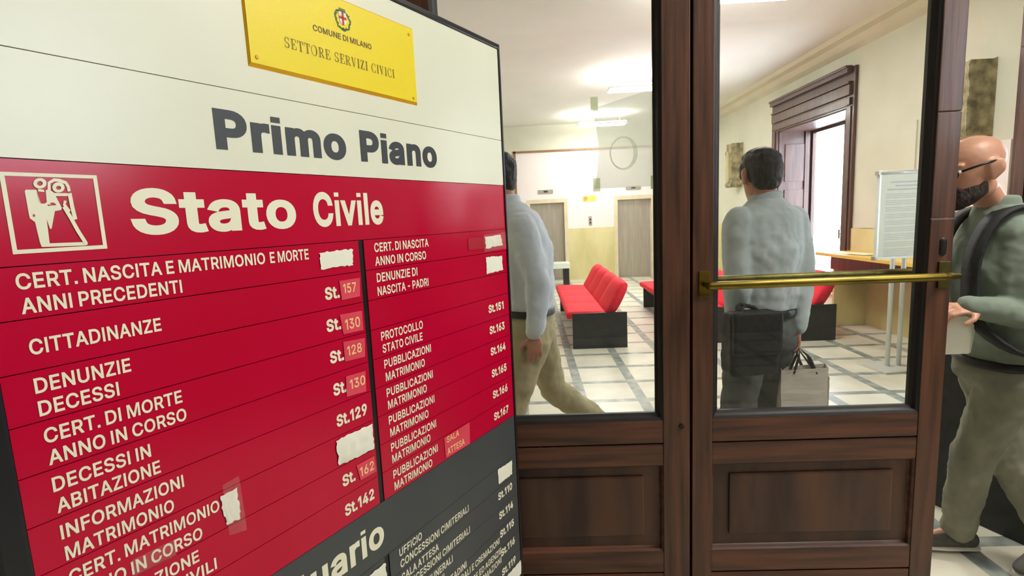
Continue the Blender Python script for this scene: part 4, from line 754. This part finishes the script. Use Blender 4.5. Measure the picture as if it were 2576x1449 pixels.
# counter along the right wall
t = empty('counter', (4.16, 5.5, 0), 0, 'long yellow wooden counter along the right wall under window and stone block', 'counter')
MB().box(-0.31, 0.315, -1.55, 1.65, 0.945, 0.985, 0.006).build('counter_top', M['tabletop'], t)
box('apron', M['red_wood'], -0.16, 0.22, -1.45, 1.55, 0.76, 0.944, t)
for y in (-1.45, 0.05, 1.50): box('side_panel', M['dado'], -0.14, 0.28, y - 0.02, y + 0.02, 0, 0.76, t)
box('back_panel', M['dado'], 0.281, 0.30, -1.45, 1.52, 0.0, 0.944, t)
t = empty('paper_stack', (4.02, 6.80, 0.985), 0.3, 'loose white papers lying at the far end of the yellow counter', 'papers')
for k, (dx, dy, r) in enumerate(((0, 0, 0), (0.03, -0.06, 0.3), (-0.02, -0.30, -0.2))):
    o = MB().box(-0.105, 0.105, -0.148, 0.148, 0, 0.003).build('sheet', M['white_paper'], t); o.location = (dx, dy, 0.003 * k); o.rotation_euler = (0, 0, r)

# information stand
t = empty('information_stand', (3.53, 5.05, 0), math.radians(8), 'white framed notice board on two slim poles in front of the counter', 'notice stand')
MB().box(-0.27, 0.27, -0.012, 0.012, 1.095, 1.87, 0.003).build('board', M['white_paper'], t)
mb = MB(); mb.tube([(-0.29, 0, 1.88), (0.29, 0, 1.88)], 0.022, 14); mb.build('top_rail', M['alu'], t, True)
mb = MB(); mb.box(-0.285, -0.268, -0.018, 0.018, 1.085, 1.87); mb.box(0.268, 0.285, -0.018, 0.018, 1.085, 1.87); mb.box(-0.268, 0.268, -0.018, 0.018, 1.080, 1.098); mb.build('frame', M['alu'], t)
for x in (-0.29, 0.29):
    for z in (1.88, 1.09): MB().box(x - 0.015, x + 0.015, -0.022, 0.022, z - 0.018, z + 0.018, 0.006).build('corner_cap', M['steel'], t)
for x in (-0.065, 0.055): mb = MB(); mb.tube([(x, 0.035, 0.02), (x, 0.035, 1.78)], 0.021, 14); mb.build('pole', M['alu'], t, True)
MB().box(-0.25, 0.25, -0.16, 0.20, 0.0, 0.02, 0.006).build('base_plate', M['alu'], t)
mb = MB(); rnd = random.Random(4); z = 1.80
for k in range(3): w = (0.17, 0.12, 0.20)[k]; mb.box(-w, w, -0.0135, -0.0125, z - 0.014, z); z -= 0.034
z -= 0.012
while z > 1.15:
    for q in range(rnd.choice((3, 4, 5))):
        w = rnd.uniform(0.36, 0.42); mb.box(-0.21, -0.21 + w, -0.0135, -0.0125, z - 0.006, z); z -= 0.016
    z -= 0.014
mb.build('blurred_print', M['print_grey'], t)

# stone blocks on the right wall
def stone_block(y0, y1, z0, z1, x0, label, seed):
    t = empty('stone_relief', (4.5, (y0 + y1) / 2, (z0 + z1) / 2), 0, label, 'stone relief', 'carved stone blocks on the right wall')
    rnd = random.Random(seed); hy, hz, d = (y1 - y0) / 2, (z1 - z0) / 2, 4.5 - x0
    o = MB().box(-d, -0.001, -hy, hy, -hz, hz).build('block', M['stone'], t)
    bmx = bmesh.new(); bmx.from_mesh(o.data); bmesh.ops.subdivide_edges(bmx, edges=bmx.edges[:], cuts=14, use_grid_fill=True)
    for v in bmx.verts:
        if v.co.x < -0.01:
            k = 0.5 * math.sin(v.co.y * 17 + seed) * math.sin(v.co.z * 19 + 1.3 * seed) + rnd.uniform(-.4, .4)
            v.co.x += k * 0.028; v.co.y *= 1 - 0.05 * abs(math.sin(v.co.z * 9 + seed)); v.co.z *= 1 - 0.04 * abs(math.sin(v.co.y * 7 + seed))
    bmx.to_mesh(o.data); bmx.free()
    mb = MB(); mb.hull([((-d - 0.015, -0.1 * hy, 0.35 * hz), (0.05, 0.30 * hy, 0.30 * hz)), ((-d - 0.01, 0.05 * hy, -0.55 * hz), (0.05, 0.5 * hy, 0.25 * hz))])
    mb.build('carved_figure', M['light_stone'], t, True)
stone_block(5.31, 5.58, 2.20, 2.93, 4.25, 'weathered carved stone block on the right wall above the bald man', 2)
stone_block(11.22, 11.55, 2.06, 2.97, 4.27, 'weathered carved stone block past the window, beside the dark-haired head', 5)
box_o = box('wall_panel', M['plaster'], 4.484, 4.499, 6.30, 7.30, 1.28, 2.53); tag(box_o, 'plain cream panel fixed on the right wall behind the notice stand', 'wall panel')
box_o = box('wall_panel', M['white_wall'], 4.484, 4.499, 5.09, 6.25, 1.28, 2.14); tag(box_o, 'plain white panel on the right wall under the near stone relief', 'wall panel')

# black cabinet behind the bald man
t = empty('low_cabinet', (2.48, 2.46, 0), math.radians(22), 'low black cabinet on the marble floor behind the legs of the bald man', 'cabinet')
MB().box(-0.27, 0.27, -0.40, 0.40, 0.0, 0.885, 0.006).build('carcass', M['black_metal'], t)
MB().box(-0.285, 0.285, -0.41, 0.41, 0.885, 0.91, 0.005).build('cabinet_top', M['black_plastic'], t)

# ------------------------------------------------------------------ people
def head_parts(mb, c, R, k=1.0):
    def E(p, r): return (Vector(c) + R @ (Vector(p) * k), tuple(q * k for q in r), R)
    mb.hull([E((0, -.014, .036), (.077, .098, .084)), E((0, .0, .0), (.070, .085, .06))])
    mb.hull([E((0, .035, .0), (.060, .052, .07)), E((0, .052, -.080), (.036, .036, .028)), E((.048, .0, -.055), (.016, .04, .035)), E((-.048, .0, -.055), (.016, .04, .035))])
    mb.hull([E((0, .090, .022), (.009, .008, .012)), E((0, .112, -.020), (.013, .012, .010)), E((.014, .094, -.026), (.008, .009, .008)), E((-.014, .094, -.026), (.008, .009, .008))])
    for s in (-1, 1):
        mb.hull([E((s * .018, .088, .036), (.012, .010, .007)), E((s * .048, .076, .034), (.010, .010, .007))])
        mb.hull([E((s * .078, -.010, .014), (.010, .024, .022)), E((s * .090, -.026, .006), (.008, .014, .026)), E((s * .076, -.004, -.028), (.009, .012, .012))])
    mb.hull([E((-.020, .084, -.052), (.008, .010, .006)), E((.020, .084, -.052), (.008, .010, .006)), E((0, .091, -.053), (.010, .010, .007))])
    mb.hull([E((-.015, .082, -.064), (.007, .010, .006)), E((.015, .082, -.064), (.007, .010, .006)), E((0, .089, -.065), (.009, .009, .007))])
    mb.hull([E((0, .074, -.096), (.022, .018, .016))])
def eyes(c, R, k, parent):
    for s in (-1, 1):
        mb = MB(); mb.hull([(Vector(c) + R @ (Vector((s * .032, .078, .014)) * k), (.0125 * k, .0125 * k, .0095 * k), R)]); e = mb.build('eye', M['eye'], parent, True)
        mb = MB(); mb.hull([(Vector(c) + R @ (Vector((s * .032, .0895, .014)) * k), (.0055 * k, .002 * k, .0055 * k), R)]); mb.build('iris', M['hair'], e, True)
def hand_parts(mb, w, d, palm_n, thumb_side, curl=0.35, k=1.0):
    """w wrist, d finger direction, palm_n palm normal, thumb_side +1/-1"""
    w = Vector(w); d = Vector(d).normalized(); n = Vector(palm_n); n = (n - d * n.dot(d)).normalized(); s = d.cross(n) * thumb_side
    RM = Matrix((s, d, n)).transposed()
    mb.hull([(w, (.024 * k, .02 * k, .018 * k), RM), (w + d * .05 * k + s * .018 * k, (.022 * k, .028 * k, .013 * k), RM), (w + d * .05 * k - s * .02 * k, (.02 * k, .026 * k, .012 * k), RM), (w + d * .082 * k, (.038 * k, .012 * k, .012 * k), RM)])
    for j, (off, ln) in enumerate(((.030, .074), (.010, .082), (-.011, .076), (-.031, .060))):
        p = w + d * .084 * k + s * off * k; a = curl * (0.6 + 0.08 * j); dd = d
        for q, f in enumerate((.42, .33, .25)):
            dd = (d * math.cos(a) + n * math.sin(a)).normalized(); r0 = (.0095 - .0011 * q) * k; e = p + dd * ln * f * k
            mb.hull([(p, r0), (e, r0 * .92)]); p = e; a += curl * 1.1
    p = w + d * .028 * k + s * .026 * k; t1 = (d * .62 + s * .68 + n * .35).normalized(); e = p + t1 * .042 * k
    mb.hull([(p, .013 * k), (e, .0105 * k)]); t2 = (d * .86 + s * .22 + n * .45).normalized(); mb.hull([(e, .0105 * k), (e + t2 * .032 * k, .0085 * k)])
def chain(mb, pts, rs):
    for (a, b), (ra, rb) in zip(zip(pts, pts[1:]), zip(rs, rs[1:])): mb.hull([(a, ra), (b, rb)])
def shoe(parent, ankle, toe_dir, mu, ms, toe_down=0.0):
    a = Vector(ankle); t = Vector(toe_dir).normalized(); sd = Vector((-t.y, t.x, 0)).normalized(); up = t.cross(sd) * -1
    if up.z < 0: up = -up
    RM = Matrix((sd, t, up)).transposed(); base = a - up * .085
    mb = MB(); E = lambda p, r: (base + RM @ Vector(p), r, RM)
    mb.hull([E((0, -.055, .045), (.036, .034, .04)), E((0, 0, .075), (.036, .045, .03)), E((0, .06, .05), (.042, .05, .032)), E((0, .15, .03), (.040, .045, .022))])
    o = organic(mb, 'shoe', mu, parent, 0.006, 4)
    mb = MB(); mb.hull([E((0, -.06, .010), (.038, .036, .012)), E((0, .06, .010), (.046, .05, .012)), E((0, .15, .010), (.043, .052, .012))]); mb.build('sole', ms, o, True)
    return o
def rotm(yaw, pitch=0.0, roll=0.0): return Matrix.Rotation(yaw, 3, 'Z') @ Matrix.Rotation(pitch, 3, 'X') @ Matrix.Rotation(roll, 3, 'Y')
def figure(base, label, J, mats, yaw):
    """J: joints in world space; base: Empty's place on the floor"""
    t = empty('person', base, 0, label, 'person'); B = Vector(base); V = {k: Vector(v) - B for k, v in J.items() if isinstance(v, tuple) and len(v) == 3}
    RY = rotm(yaw); k = J.get('scale', 1.0); hr = rotm(*J['head_rot'])
    def torso(mb, g, low=True):
        mb.hull([(V['pelvis'], (.165 * k + g, .115 * k + g, .10 * k), RY), (V['waist'], (.150 * k + g, .112 * k + g, .09 * k), RY)]) if low else None
        mb.hull([(V['waist'], (.150 * k + g, .112 * k + g, .09 * k), RY), (V['chest'], (.170 * k + g, .125 * k + g, .11 * k), RY)])
        mb.hull([(V['chest'], (.170 * k + g, .125 * k + g, .11 * k), RY), (V['upper'], (.150 * k + g, .095 * k + g, .05 * k), RY)])
        mb.hull([(V['upper'], (.150 * k + g, .095 * k + g, .05 * k), RY), (V['nape'], (.055 * k + g, .055 * k + g, .02), RY)])
    # body: one continuous surface
    mb = MB(); torso(mb, -.022); head_parts(mb, V['head'], hr, J.get('head_scale', 1.0))
    mb.hull([(V['nape'] - Vector((0, 0, .03)), (.058 * k, .058 * k, .02)), (V['head'] + hr @ Vector((0, -.022, -.06)), (.052 * k, .056 * k, .03))])
    for s in 'LR':
        chain(mb, [V[s + 'sh'], V[s + 'el'], V[s + 'wr']], [.048 * k, .036 * k, .026 * k])
        mb.hull([(V['upper'], .05), (V[s + 'sh'], .05 * k)])
        chain(mb, [V[s + 'hip'], V[s + 'kn'], V[s + 'an']], [.075 * k, .046 * k, .032 * k])
        mb.hull([(V['pelvis'], .08), (V[s + 'hip'], .075 * k)])
        chain(mb, [V[s + 'an'], V[s + 'an'] + Vector(J[s + 'toe']).normalized() * .10 - Vector((0, 0, .03))], [.03, .022])
        h = J[s + 'hand']; hand_parts(mb, V[s + 'wr'], h[0], h[1], h[2], h[3], k)
    organic(mb, 'body', mats['skin'], t, 0.0052, 3)
    # shirt
    mb = MB(); torso(mb, J.get('shirt_ease', .012), J.get('untucked', False))
    if not J.get('untucked', False): mb.hull([(V['waist'], (.160 * k, .122 * k, .09 * k), RY), (V['belt'], (.150 * k, .116 * k, .03 * k), RY)])
    for s in 'LR':
        chain(mb, [V[s + 'sh'], V[s + 'el'], V[s + 'wr'].lerp(V[s + 'el'], J.get('cuff', 0.08))], [.072 * k, .060 * k, .046 * k])
        mb.hull([(V['upper'], (.12 * k, .085 * k, .045), RY), (V[s + 'sh'], .068 * k)]); mb.hull([(V['chest'], (.14 * k, .10 * k, .08), RY), (V[s + 'sh'], .066 * k)])
    sh = organic(mb, 'shirt', mats['shirt'], t, 0.008, 5, 0.022, 0.085)
    mb = MB(); cdir = hr @ Vector((0, 0, 1)); mb.hull([(V['nape'] + Vector((0, 0, -.022)), (.078 * k, .076 * k, .014), RY), (V['nape'] + Vector((0, 0, .032)), (.064 * k, .064 * k, .008), RY)])
    organic(mb, 'collar', mats['shirt'], t, 0.006, 3)
    # trousers
    mb = MB(); mb.hull([(V['belt'] - Vector((0, 0, .03)), (.152 * k, .118 * k, .025), RY), (V['pelvis'], (.170 * k, .128 * k, .10), RY)])
    for s in 'LR':
        mb.hull([(V['pelvis'], (.13 * k, .12 * k, .09), RY), (V[s + 'hip'], (.098 * k, .105 * k, .09), RY)])
        chain(mb, [V[s + 'hip'], V[s + 'kn'], V[s + 'an'] + (V[s + 'kn'] - V[s + 'an']).normalized() * .02], [.098 * k, .076 * k, .064 * k])
    organic(mb, 'trousers', mats['trousers'], t, 0.008, 5, 0.022, 0.07)
    mb = MB(); mb.hull([(V['belt'] + Vector((0, 0, .004)), (.161 * k, .127 * k, .005), RY), (V['belt'] - Vector((0, 0, .028)), (.163 * k, .129 * k, .005), RY)])
    organic(mb, 'belt', M['leather'], t, 0.007, 2)
    for s in 'LR': shoe(t, V[s + 'an'], J[s + 'toe'], mats['shoe'], mats['sole'])
    eyes(V['head'], hr, J.get('head_scale', 1.0), t)
    return t, V, hr, k
def hair_full(V, hr, parent):
    c = V['head']; E = lambda p, r: (c + hr @ Vector(p), r, hr); mb = MB()
    mb.hull([E((0, -.018, .048), (.082, .100, .080)), E((0, -.030, .02), (.082, .084, .07))])
    mb.hull([E((0, -.045, .02), (.080, .070, .06)), E((0, -.062, -.045), (.060, .040, .032))])
    for s in (-1, 1): mb.hull([E((s * .072, .012, .035), (.010, .03, .03)), E((s * .074, .022, .0), (.006, .010, .018))])
    mb.hull([E((0, .045, .092), (.058, .046, .026)), E((0, 0, .10), (.06, .05, .03))])
    organic(mb, 'hair', M['hair'], parent, 0.006, 3, 0.012, 0.03)

# man seen from behind, shoulder bag on his left and paper bags in his right hand
by = math.radians(14)
JM = dict(pelvis=(1.085, 2.46, 1.03), waist=(1.088, 2.455, 1.23), belt=(1.085, 2.458, 1.145), chest=(1.092, 2.455, 1.43), upper=(1.096, 2.45, 1.575), nape=(1.090, 2.455, 1.655), head=(1.070, 2.475, 1.762),
          head_rot=(math.radians(6), math.radians(-4), 0.0), head_scale=1.0,
          Lsh=(0.960, 2.42, 1.555), Lel=(0.930, 2.37, 1.27), Lwr=(0.965, 2.44, 1.04), Rsh=(1.226, 2.485, 1.548), Rel=(1.262, 2.46, 1.285), Rwr=(1.240, 2.44, 1.045),
          Lhip=(1.005, 2.44, 0.99), Lkn=(0.975, 2.47, 0.55), Lan=(0.935, 2.36, 0.11), Rhip=(1.165, 2.48, 0.99), Rkn=(1.150, 2.62, 0.56), Ran=(1.140, 2.66, 0.10),
          Ltoe=(-0.2, 1, 0), Rtoe=(-0.2, 1, 0), Lhand=((0.0, 0.1, -1), (1, 0.2, 0), -1, 0.7), Rhand=((0.02, 0.02, -1), (-1, 0.2, 0), 1, 1.0), untucked=False, shirt_ease=.014)
tm, Vm, hm, _ = figure((1.08, 2.47, 0.0), 'man seen from behind in pale grey shirt, black shoulder bag, carrying paper bags', JM,
                    dict(skin=M['skin'], shirt=M['shirt_grey'], trousers=M['grey_cotton'], shoe=M['leather'], sole=M['black_plastic']), by)
hair_full(Vm, hm, tm)
# his shoulder bag
t = empty('shoulder_bag', (0.945, 2.25, 0.885), math.radians(6), 'black shoulder bag hanging behind the left hip of the man seen from behind', 'bag')
mb = MB(); mb.hull([((x, y, z), (.02, .018, .02)) for x in (-.092, .092) for y in (-.035, .035) for z in (.03, .27)]); organic(mb, 'bag_body', M['nylon'], t, 0.007, 4, 0.012, 0.08)
mb = MB(); mb.hull([((x, y, z), (.012, .010, .012)) for x in (-.097, .097) for y in (-.062, -.056) for z in (.12, .285)]); organic(mb, 'flap', M['nylon'], t, 0.006, 3, 0.006, 0.06)
for s in (-1, 1): mb = MB(); mb.tube([(-.05, s * .02, .275), (-.03, .04 + s * .02, .30), (.0, .07 + s * .02, .305), (.03, .05 + s * .02, .30), (.05, s * .02, .275)], .008, 8); mb.build('carry_handle', M['nylon'], t, True)
# paper bags
def paper_bag(name, loc, rz, w, d, h, m, label, handle=None):
    t = empty(name, loc, rz, label, 'bag'); mb = MB(); bm = mb.bm
    bot = [bm.verts.new(p) for p in ((-w, -d, 0), (w, -d, 0), (w, d, 0), (-w, d, 0))]; N_ = 6; prev = bot
    bm.faces.new(bot)
    mids = []
    for j in range(1, N_ + 1):
        f = j / N_; q = 1 - .10 * f; dd = d * (1 - .35 * f)
        cur = [bm.verts.new((x * q + .006 * math.sin(5 * f + i), y, h * f + (0.012 * x / w if j == N_ else 0))) for i, (x, y) in enumerate(((-w, -dd), (w, -dd), (w, dd), (-w, dd)))]
        for i in range(4): bm.faces.new((prev[i], prev[(i + 1) % 4], cur[(i + 1) % 4], cur[i]))
        prev = cur
    o = mb.build('bag_body', m, t); bake(o, [('SUBSURF', dict(levels=2, subdivision_type='SIMPLE')), ('DISPLACE', dict(texture=clouds(0.07), strength=0.012)), ('SOLIDIFY', dict(thickness=0.0015))])
    for p in o.data.polygons: p.use_smooth = False
    if handle:
        for s in (-1, 1):
            mb = MB(); mb.tube([(-w * .45, s * d * .6, h - .02), (-w * .25, s * d * .4, h + .05), (handle[0], s * .006, handle[1]), (w * .2, s * d * .4, h + .05), (w * .45, s * d * .6, h - .02)], .006, 8); mb.build('handle', M['nylon'], t, True)
    return t
paper_bag('paper_bag', (1.245, 2.38, 0.42), math.radians(-14), .105, .055, .455, M['paper_bag'], 'white paper bag on black handles held in the right hand of the man from behind', (-0.02, 0.545))
paper_bag('paper_bag', (1.345, 2.53, 0.40), math.radians(-14), .10, .045, .375, M['kraft_bag'], 'beige paper bag just behind the white one at the right of the man', (-0.075, 0.56))

# man walking left, half hidden by the directory board
JL = dict(pelvis=(-0.01, 2.63, 1.03), waist=(-0.015, 2.63, 1.24), belt=(-0.012, 2.63, 1.16), chest=(-0.030, 2.62, 1.46), upper=(-0.055, 2.62, 1.615), nape=(-0.105, 2.62, 1.70), head=(-0.160, 2.62, 1.822),
          head_rot=(math.radians(78), math.radians(-6), 0.0),
          Lsh=(-0.035, 2.47, 1.575), Lel=(0.035, 2.44, 1.31), Lwr=(0.005, 2.43, 1.065), Rsh=(-0.06, 2.78, 1.575), Rel=(-0.10, 2.84, 1.30), Rwr=(-0.26, 2.82, 1.16),
          Lhip=(-0.015, 2.55, 1.00), Lkn=(-0.16, 2.53, 0.58), Lan=(-0.20, 2.54, 0.11), Rhip=(0.02, 2.71, 1.00), Rkn=(0.10, 2.82, 0.66), Ran=(0.47, 2.92, 0.34),
          Ltoe=(-1, 0.1, 0.05), Rtoe=(-0.75, -0.2, -0.75), Lhand=((-0.02, 0.0, -1), (-0.2, 1, 0), -1, 0.45), Rhand=((-1, 0, -0.2), (0, -1, 0), -1, 0.5), shirt_ease=.020, untucked=False)
tl, Vl, hl, _ = figure((-0.02, 2.62, 0.0), 'man in pale blue shirt and khaki trousers striding left behind the directory board', JL,
                    dict(skin=M['skin'], shirt=M['shirt_blue'], trousers=M['khaki'], shoe=M['leather'], sole=M['black_plastic']), math.radians(82))
hair_full(Vl, hl, tl)
mb = MB(); mb.tube([Vl['Lwr'] + Vector((0.004, 0, .026)), Vl['Lwr'] + Vector((0.002, 0, -.004))], .034, 14); mb.build('wristwatch', M['leather'], tl, True)

# bald bearded man walking through the open doorway
JB = dict(pelvis=(1.885, 2.12, 0.92), waist=(1.875, 2.12, 1.08), belt=(1.88, 2.12, 0.975), chest=(1.850, 2.12, 1.32), upper=(1.858, 2.12, 1.490), nape=(1.838, 2.12, 1.585), head=(1.728, 2.12, 1.722),
          head_rot=(math.radians(92), math.radians(-13), 0.0), head_scale=1.09, scale=1.0,
          Lsh=(1.895, 1.965, 1.46), Lel=(1.945, 1.95, 1.15), Lwr=(1.690, 1.99, 1.205), Rsh=(1.855, 2.275, 1.45), Rel=(1.90, 2.30, 1.14), Rwr=(1.72, 2.22, 1.13),
          Lhip=(1.88, 2.05, 0.90), Lkn=(1.855, 2.17, 0.52), Lan=(1.925, 2.30, 0.095), Rhip=(1.90, 2.19, 0.90), Rkn=(2.00, 2.15, 0.50), Ran=(2.16, 2.10, 0.17),
          Ltoe=(-1, 0.12, 0), Rtoe=(-0.9, 0.0, -0.45), Lhand=((-1, 0.05, 0.0), (0, 0.4, -1), 1, 0.6), Rhand=((-1, -0.1, -0.2), (0, -0.6, -0.8), -1, 0.6), untucked=False, shirt_ease=.018, cuff=-0.12)
tb, Vb, hb, _ = figure((1.89, 2.12, 0.0), 'bald bearded man in glasses and grey-green shirt walking in through the open doorway', JB,
                    dict(skin=M['skin_pale'], shirt=M['shirt_green'], trousers=M['stone_cotton'], shoe=M['shoe_grey'], sole=M['sole']), math.radians(90))
K = 1.09; E = lambda p, r: (Vb['head'] + hb @ (Vector(p) * K), tuple(q * K for q in r), hb)
mb = MB()
for s in (-1, 1): mb.hull([E((s * .064, .016, -.048), (.008, .010, .012)), E((s * .056, .030, -.070), (.014, .026, .020)), E((s * .035, .066, -.092), (.020, .024, .022))])
for s in (-1, 1): mb.hull([E((s * .050, .034, -.062), (.014, .026, .022)), E((s * .030, .078, -.074), (.014, .014, .024)), E((s * .040, .055, -.092), (.016, .022, .018))])
mb.hull([E((0, .070, -.100), (.034, .030, .026)), E((.03, .055, -.088), (.020, .03, .024)), E((-.03, .055, -.088), (.020, .03, .024))])
mb.hull([E((-.030, .084, -.048), (.011, .010, .010)), E((.030, .084, -.048), (.011, .010, .010)), E((0, .097, -.042), (.010, .007, .005))])
organic(mb, 'beard', M['beard'], tb, 0.005, 3, 0.006, 0.03)
GP = lambda p: Vb['head'] + hb @ (Vector(p) * K)
mb = MB()
for s in (-1, 1):
    mb.tube([GP((s * .086, -.022, .026)), GP((s * .086, .02, .026)), GP((s * .074, .096, .018))], .0042, 8)
    mb.tube([GP((s * .036 + .031 * math.cos(a) * 1.0, .104, .012 + .021 * math.sin(a))) for a in [2 * math.pi * q / 16 for q in range(17)]], .0028, 6)
mb.tube([GP((-.008, .108, .016)), GP((.008, .108, .016))], .0026, 6)
gl = mb.build('glasses_frame', M['black_plastic'], tb, True); gl['label'] = 'black-rimmed glasses'
# his backpack
t = empty('backpack', (2.078, 2.12, 1.0), 0, 'black backpack strapped on the back of the bald man', 'backpack')
mb = MB(); mb.hull([((x, y, z), (.04, .04, .05)) for x in (-.045, .07) for y in (-.11, .11) for z in (.06, .36)]); organic(mb, 'bag_body', M['nylon'], t, 0.009, 5, 0.012, 0.09)
for y in (-.085, .085):
    mb = MB(); Q = [(-.05, y, .44), (-.12, y, .545), (-.22, y, .578), (-.325, y * 1.0, .54), (-.385, y * 1.0, .42), (-.395, y * 1.0, .28), (-.375, y * 1.2, .14), (-.26, y * 1.95, .03), (-.06, y * 1.5, .02)]
    P3 = []
    for i in range(len(Q) - 1):
        a = [Vector(Q[max(0, min(len(Q) - 1, i + q))]) for q in (-1, 0, 1, 2)]
        for s in range(4):
            u = s / 4; P3.append(0.5 * ((2 * a[1]) + (-a[0] + a[2]) * u + (2 * a[0] - 5 * a[1] + 4 * a[2] - a[3]) * u * u + (-a[0] + 3 * a[1] - 3 * a[2] + a[3]) * u ** 3))
    P3.append(Vector(Q[-1]))
    P4 = []
    for i, p in enumerate(P3):
        tng = (P3[min(i + 1, len(P3) - 1)] - P3[max(i - 1, 0)]).normalized(); nrm_ = tng.cross(Vector((0, 1, 0))).normalized(); w_ = Vector((0, 1, 0)) * .036
        P4.append((p, nrm_, w_))
    R_ = [[mb.bm.verts.new(p + n_ * a + w_ * b) for a, b in ((-.007, -1), (-.007, 1), (.007, 1), (.007, -1))] for p, n_, w_ in P4]
    for a, b in zip(R_, R_[1:]):
        for i in range(4): mb.bm.faces.new((a[i], a[(i + 1) % 4], b[(i + 1) % 4], b[i]))
    mb.bm.faces.new(R_[0]); mb.bm.faces.new(R_[-1][::-1]); mb.build('strap', M['nylon'], t, True)
t = empty('paper_sheets', (1.585, 2.02, 1.02), 0, 'white paper sheets held in front of the bald man', 'papers')
for k in range(3): o = MB().box(-.10, .10, -.0006, .0006, -.0, .15).build('sheet', M['white_paper'], t); o.location = (0.012 * k, 0.004 * k, 0.003 * k); o.rotation_euler = (0.05, 0.04 * k, 0.06 * k)
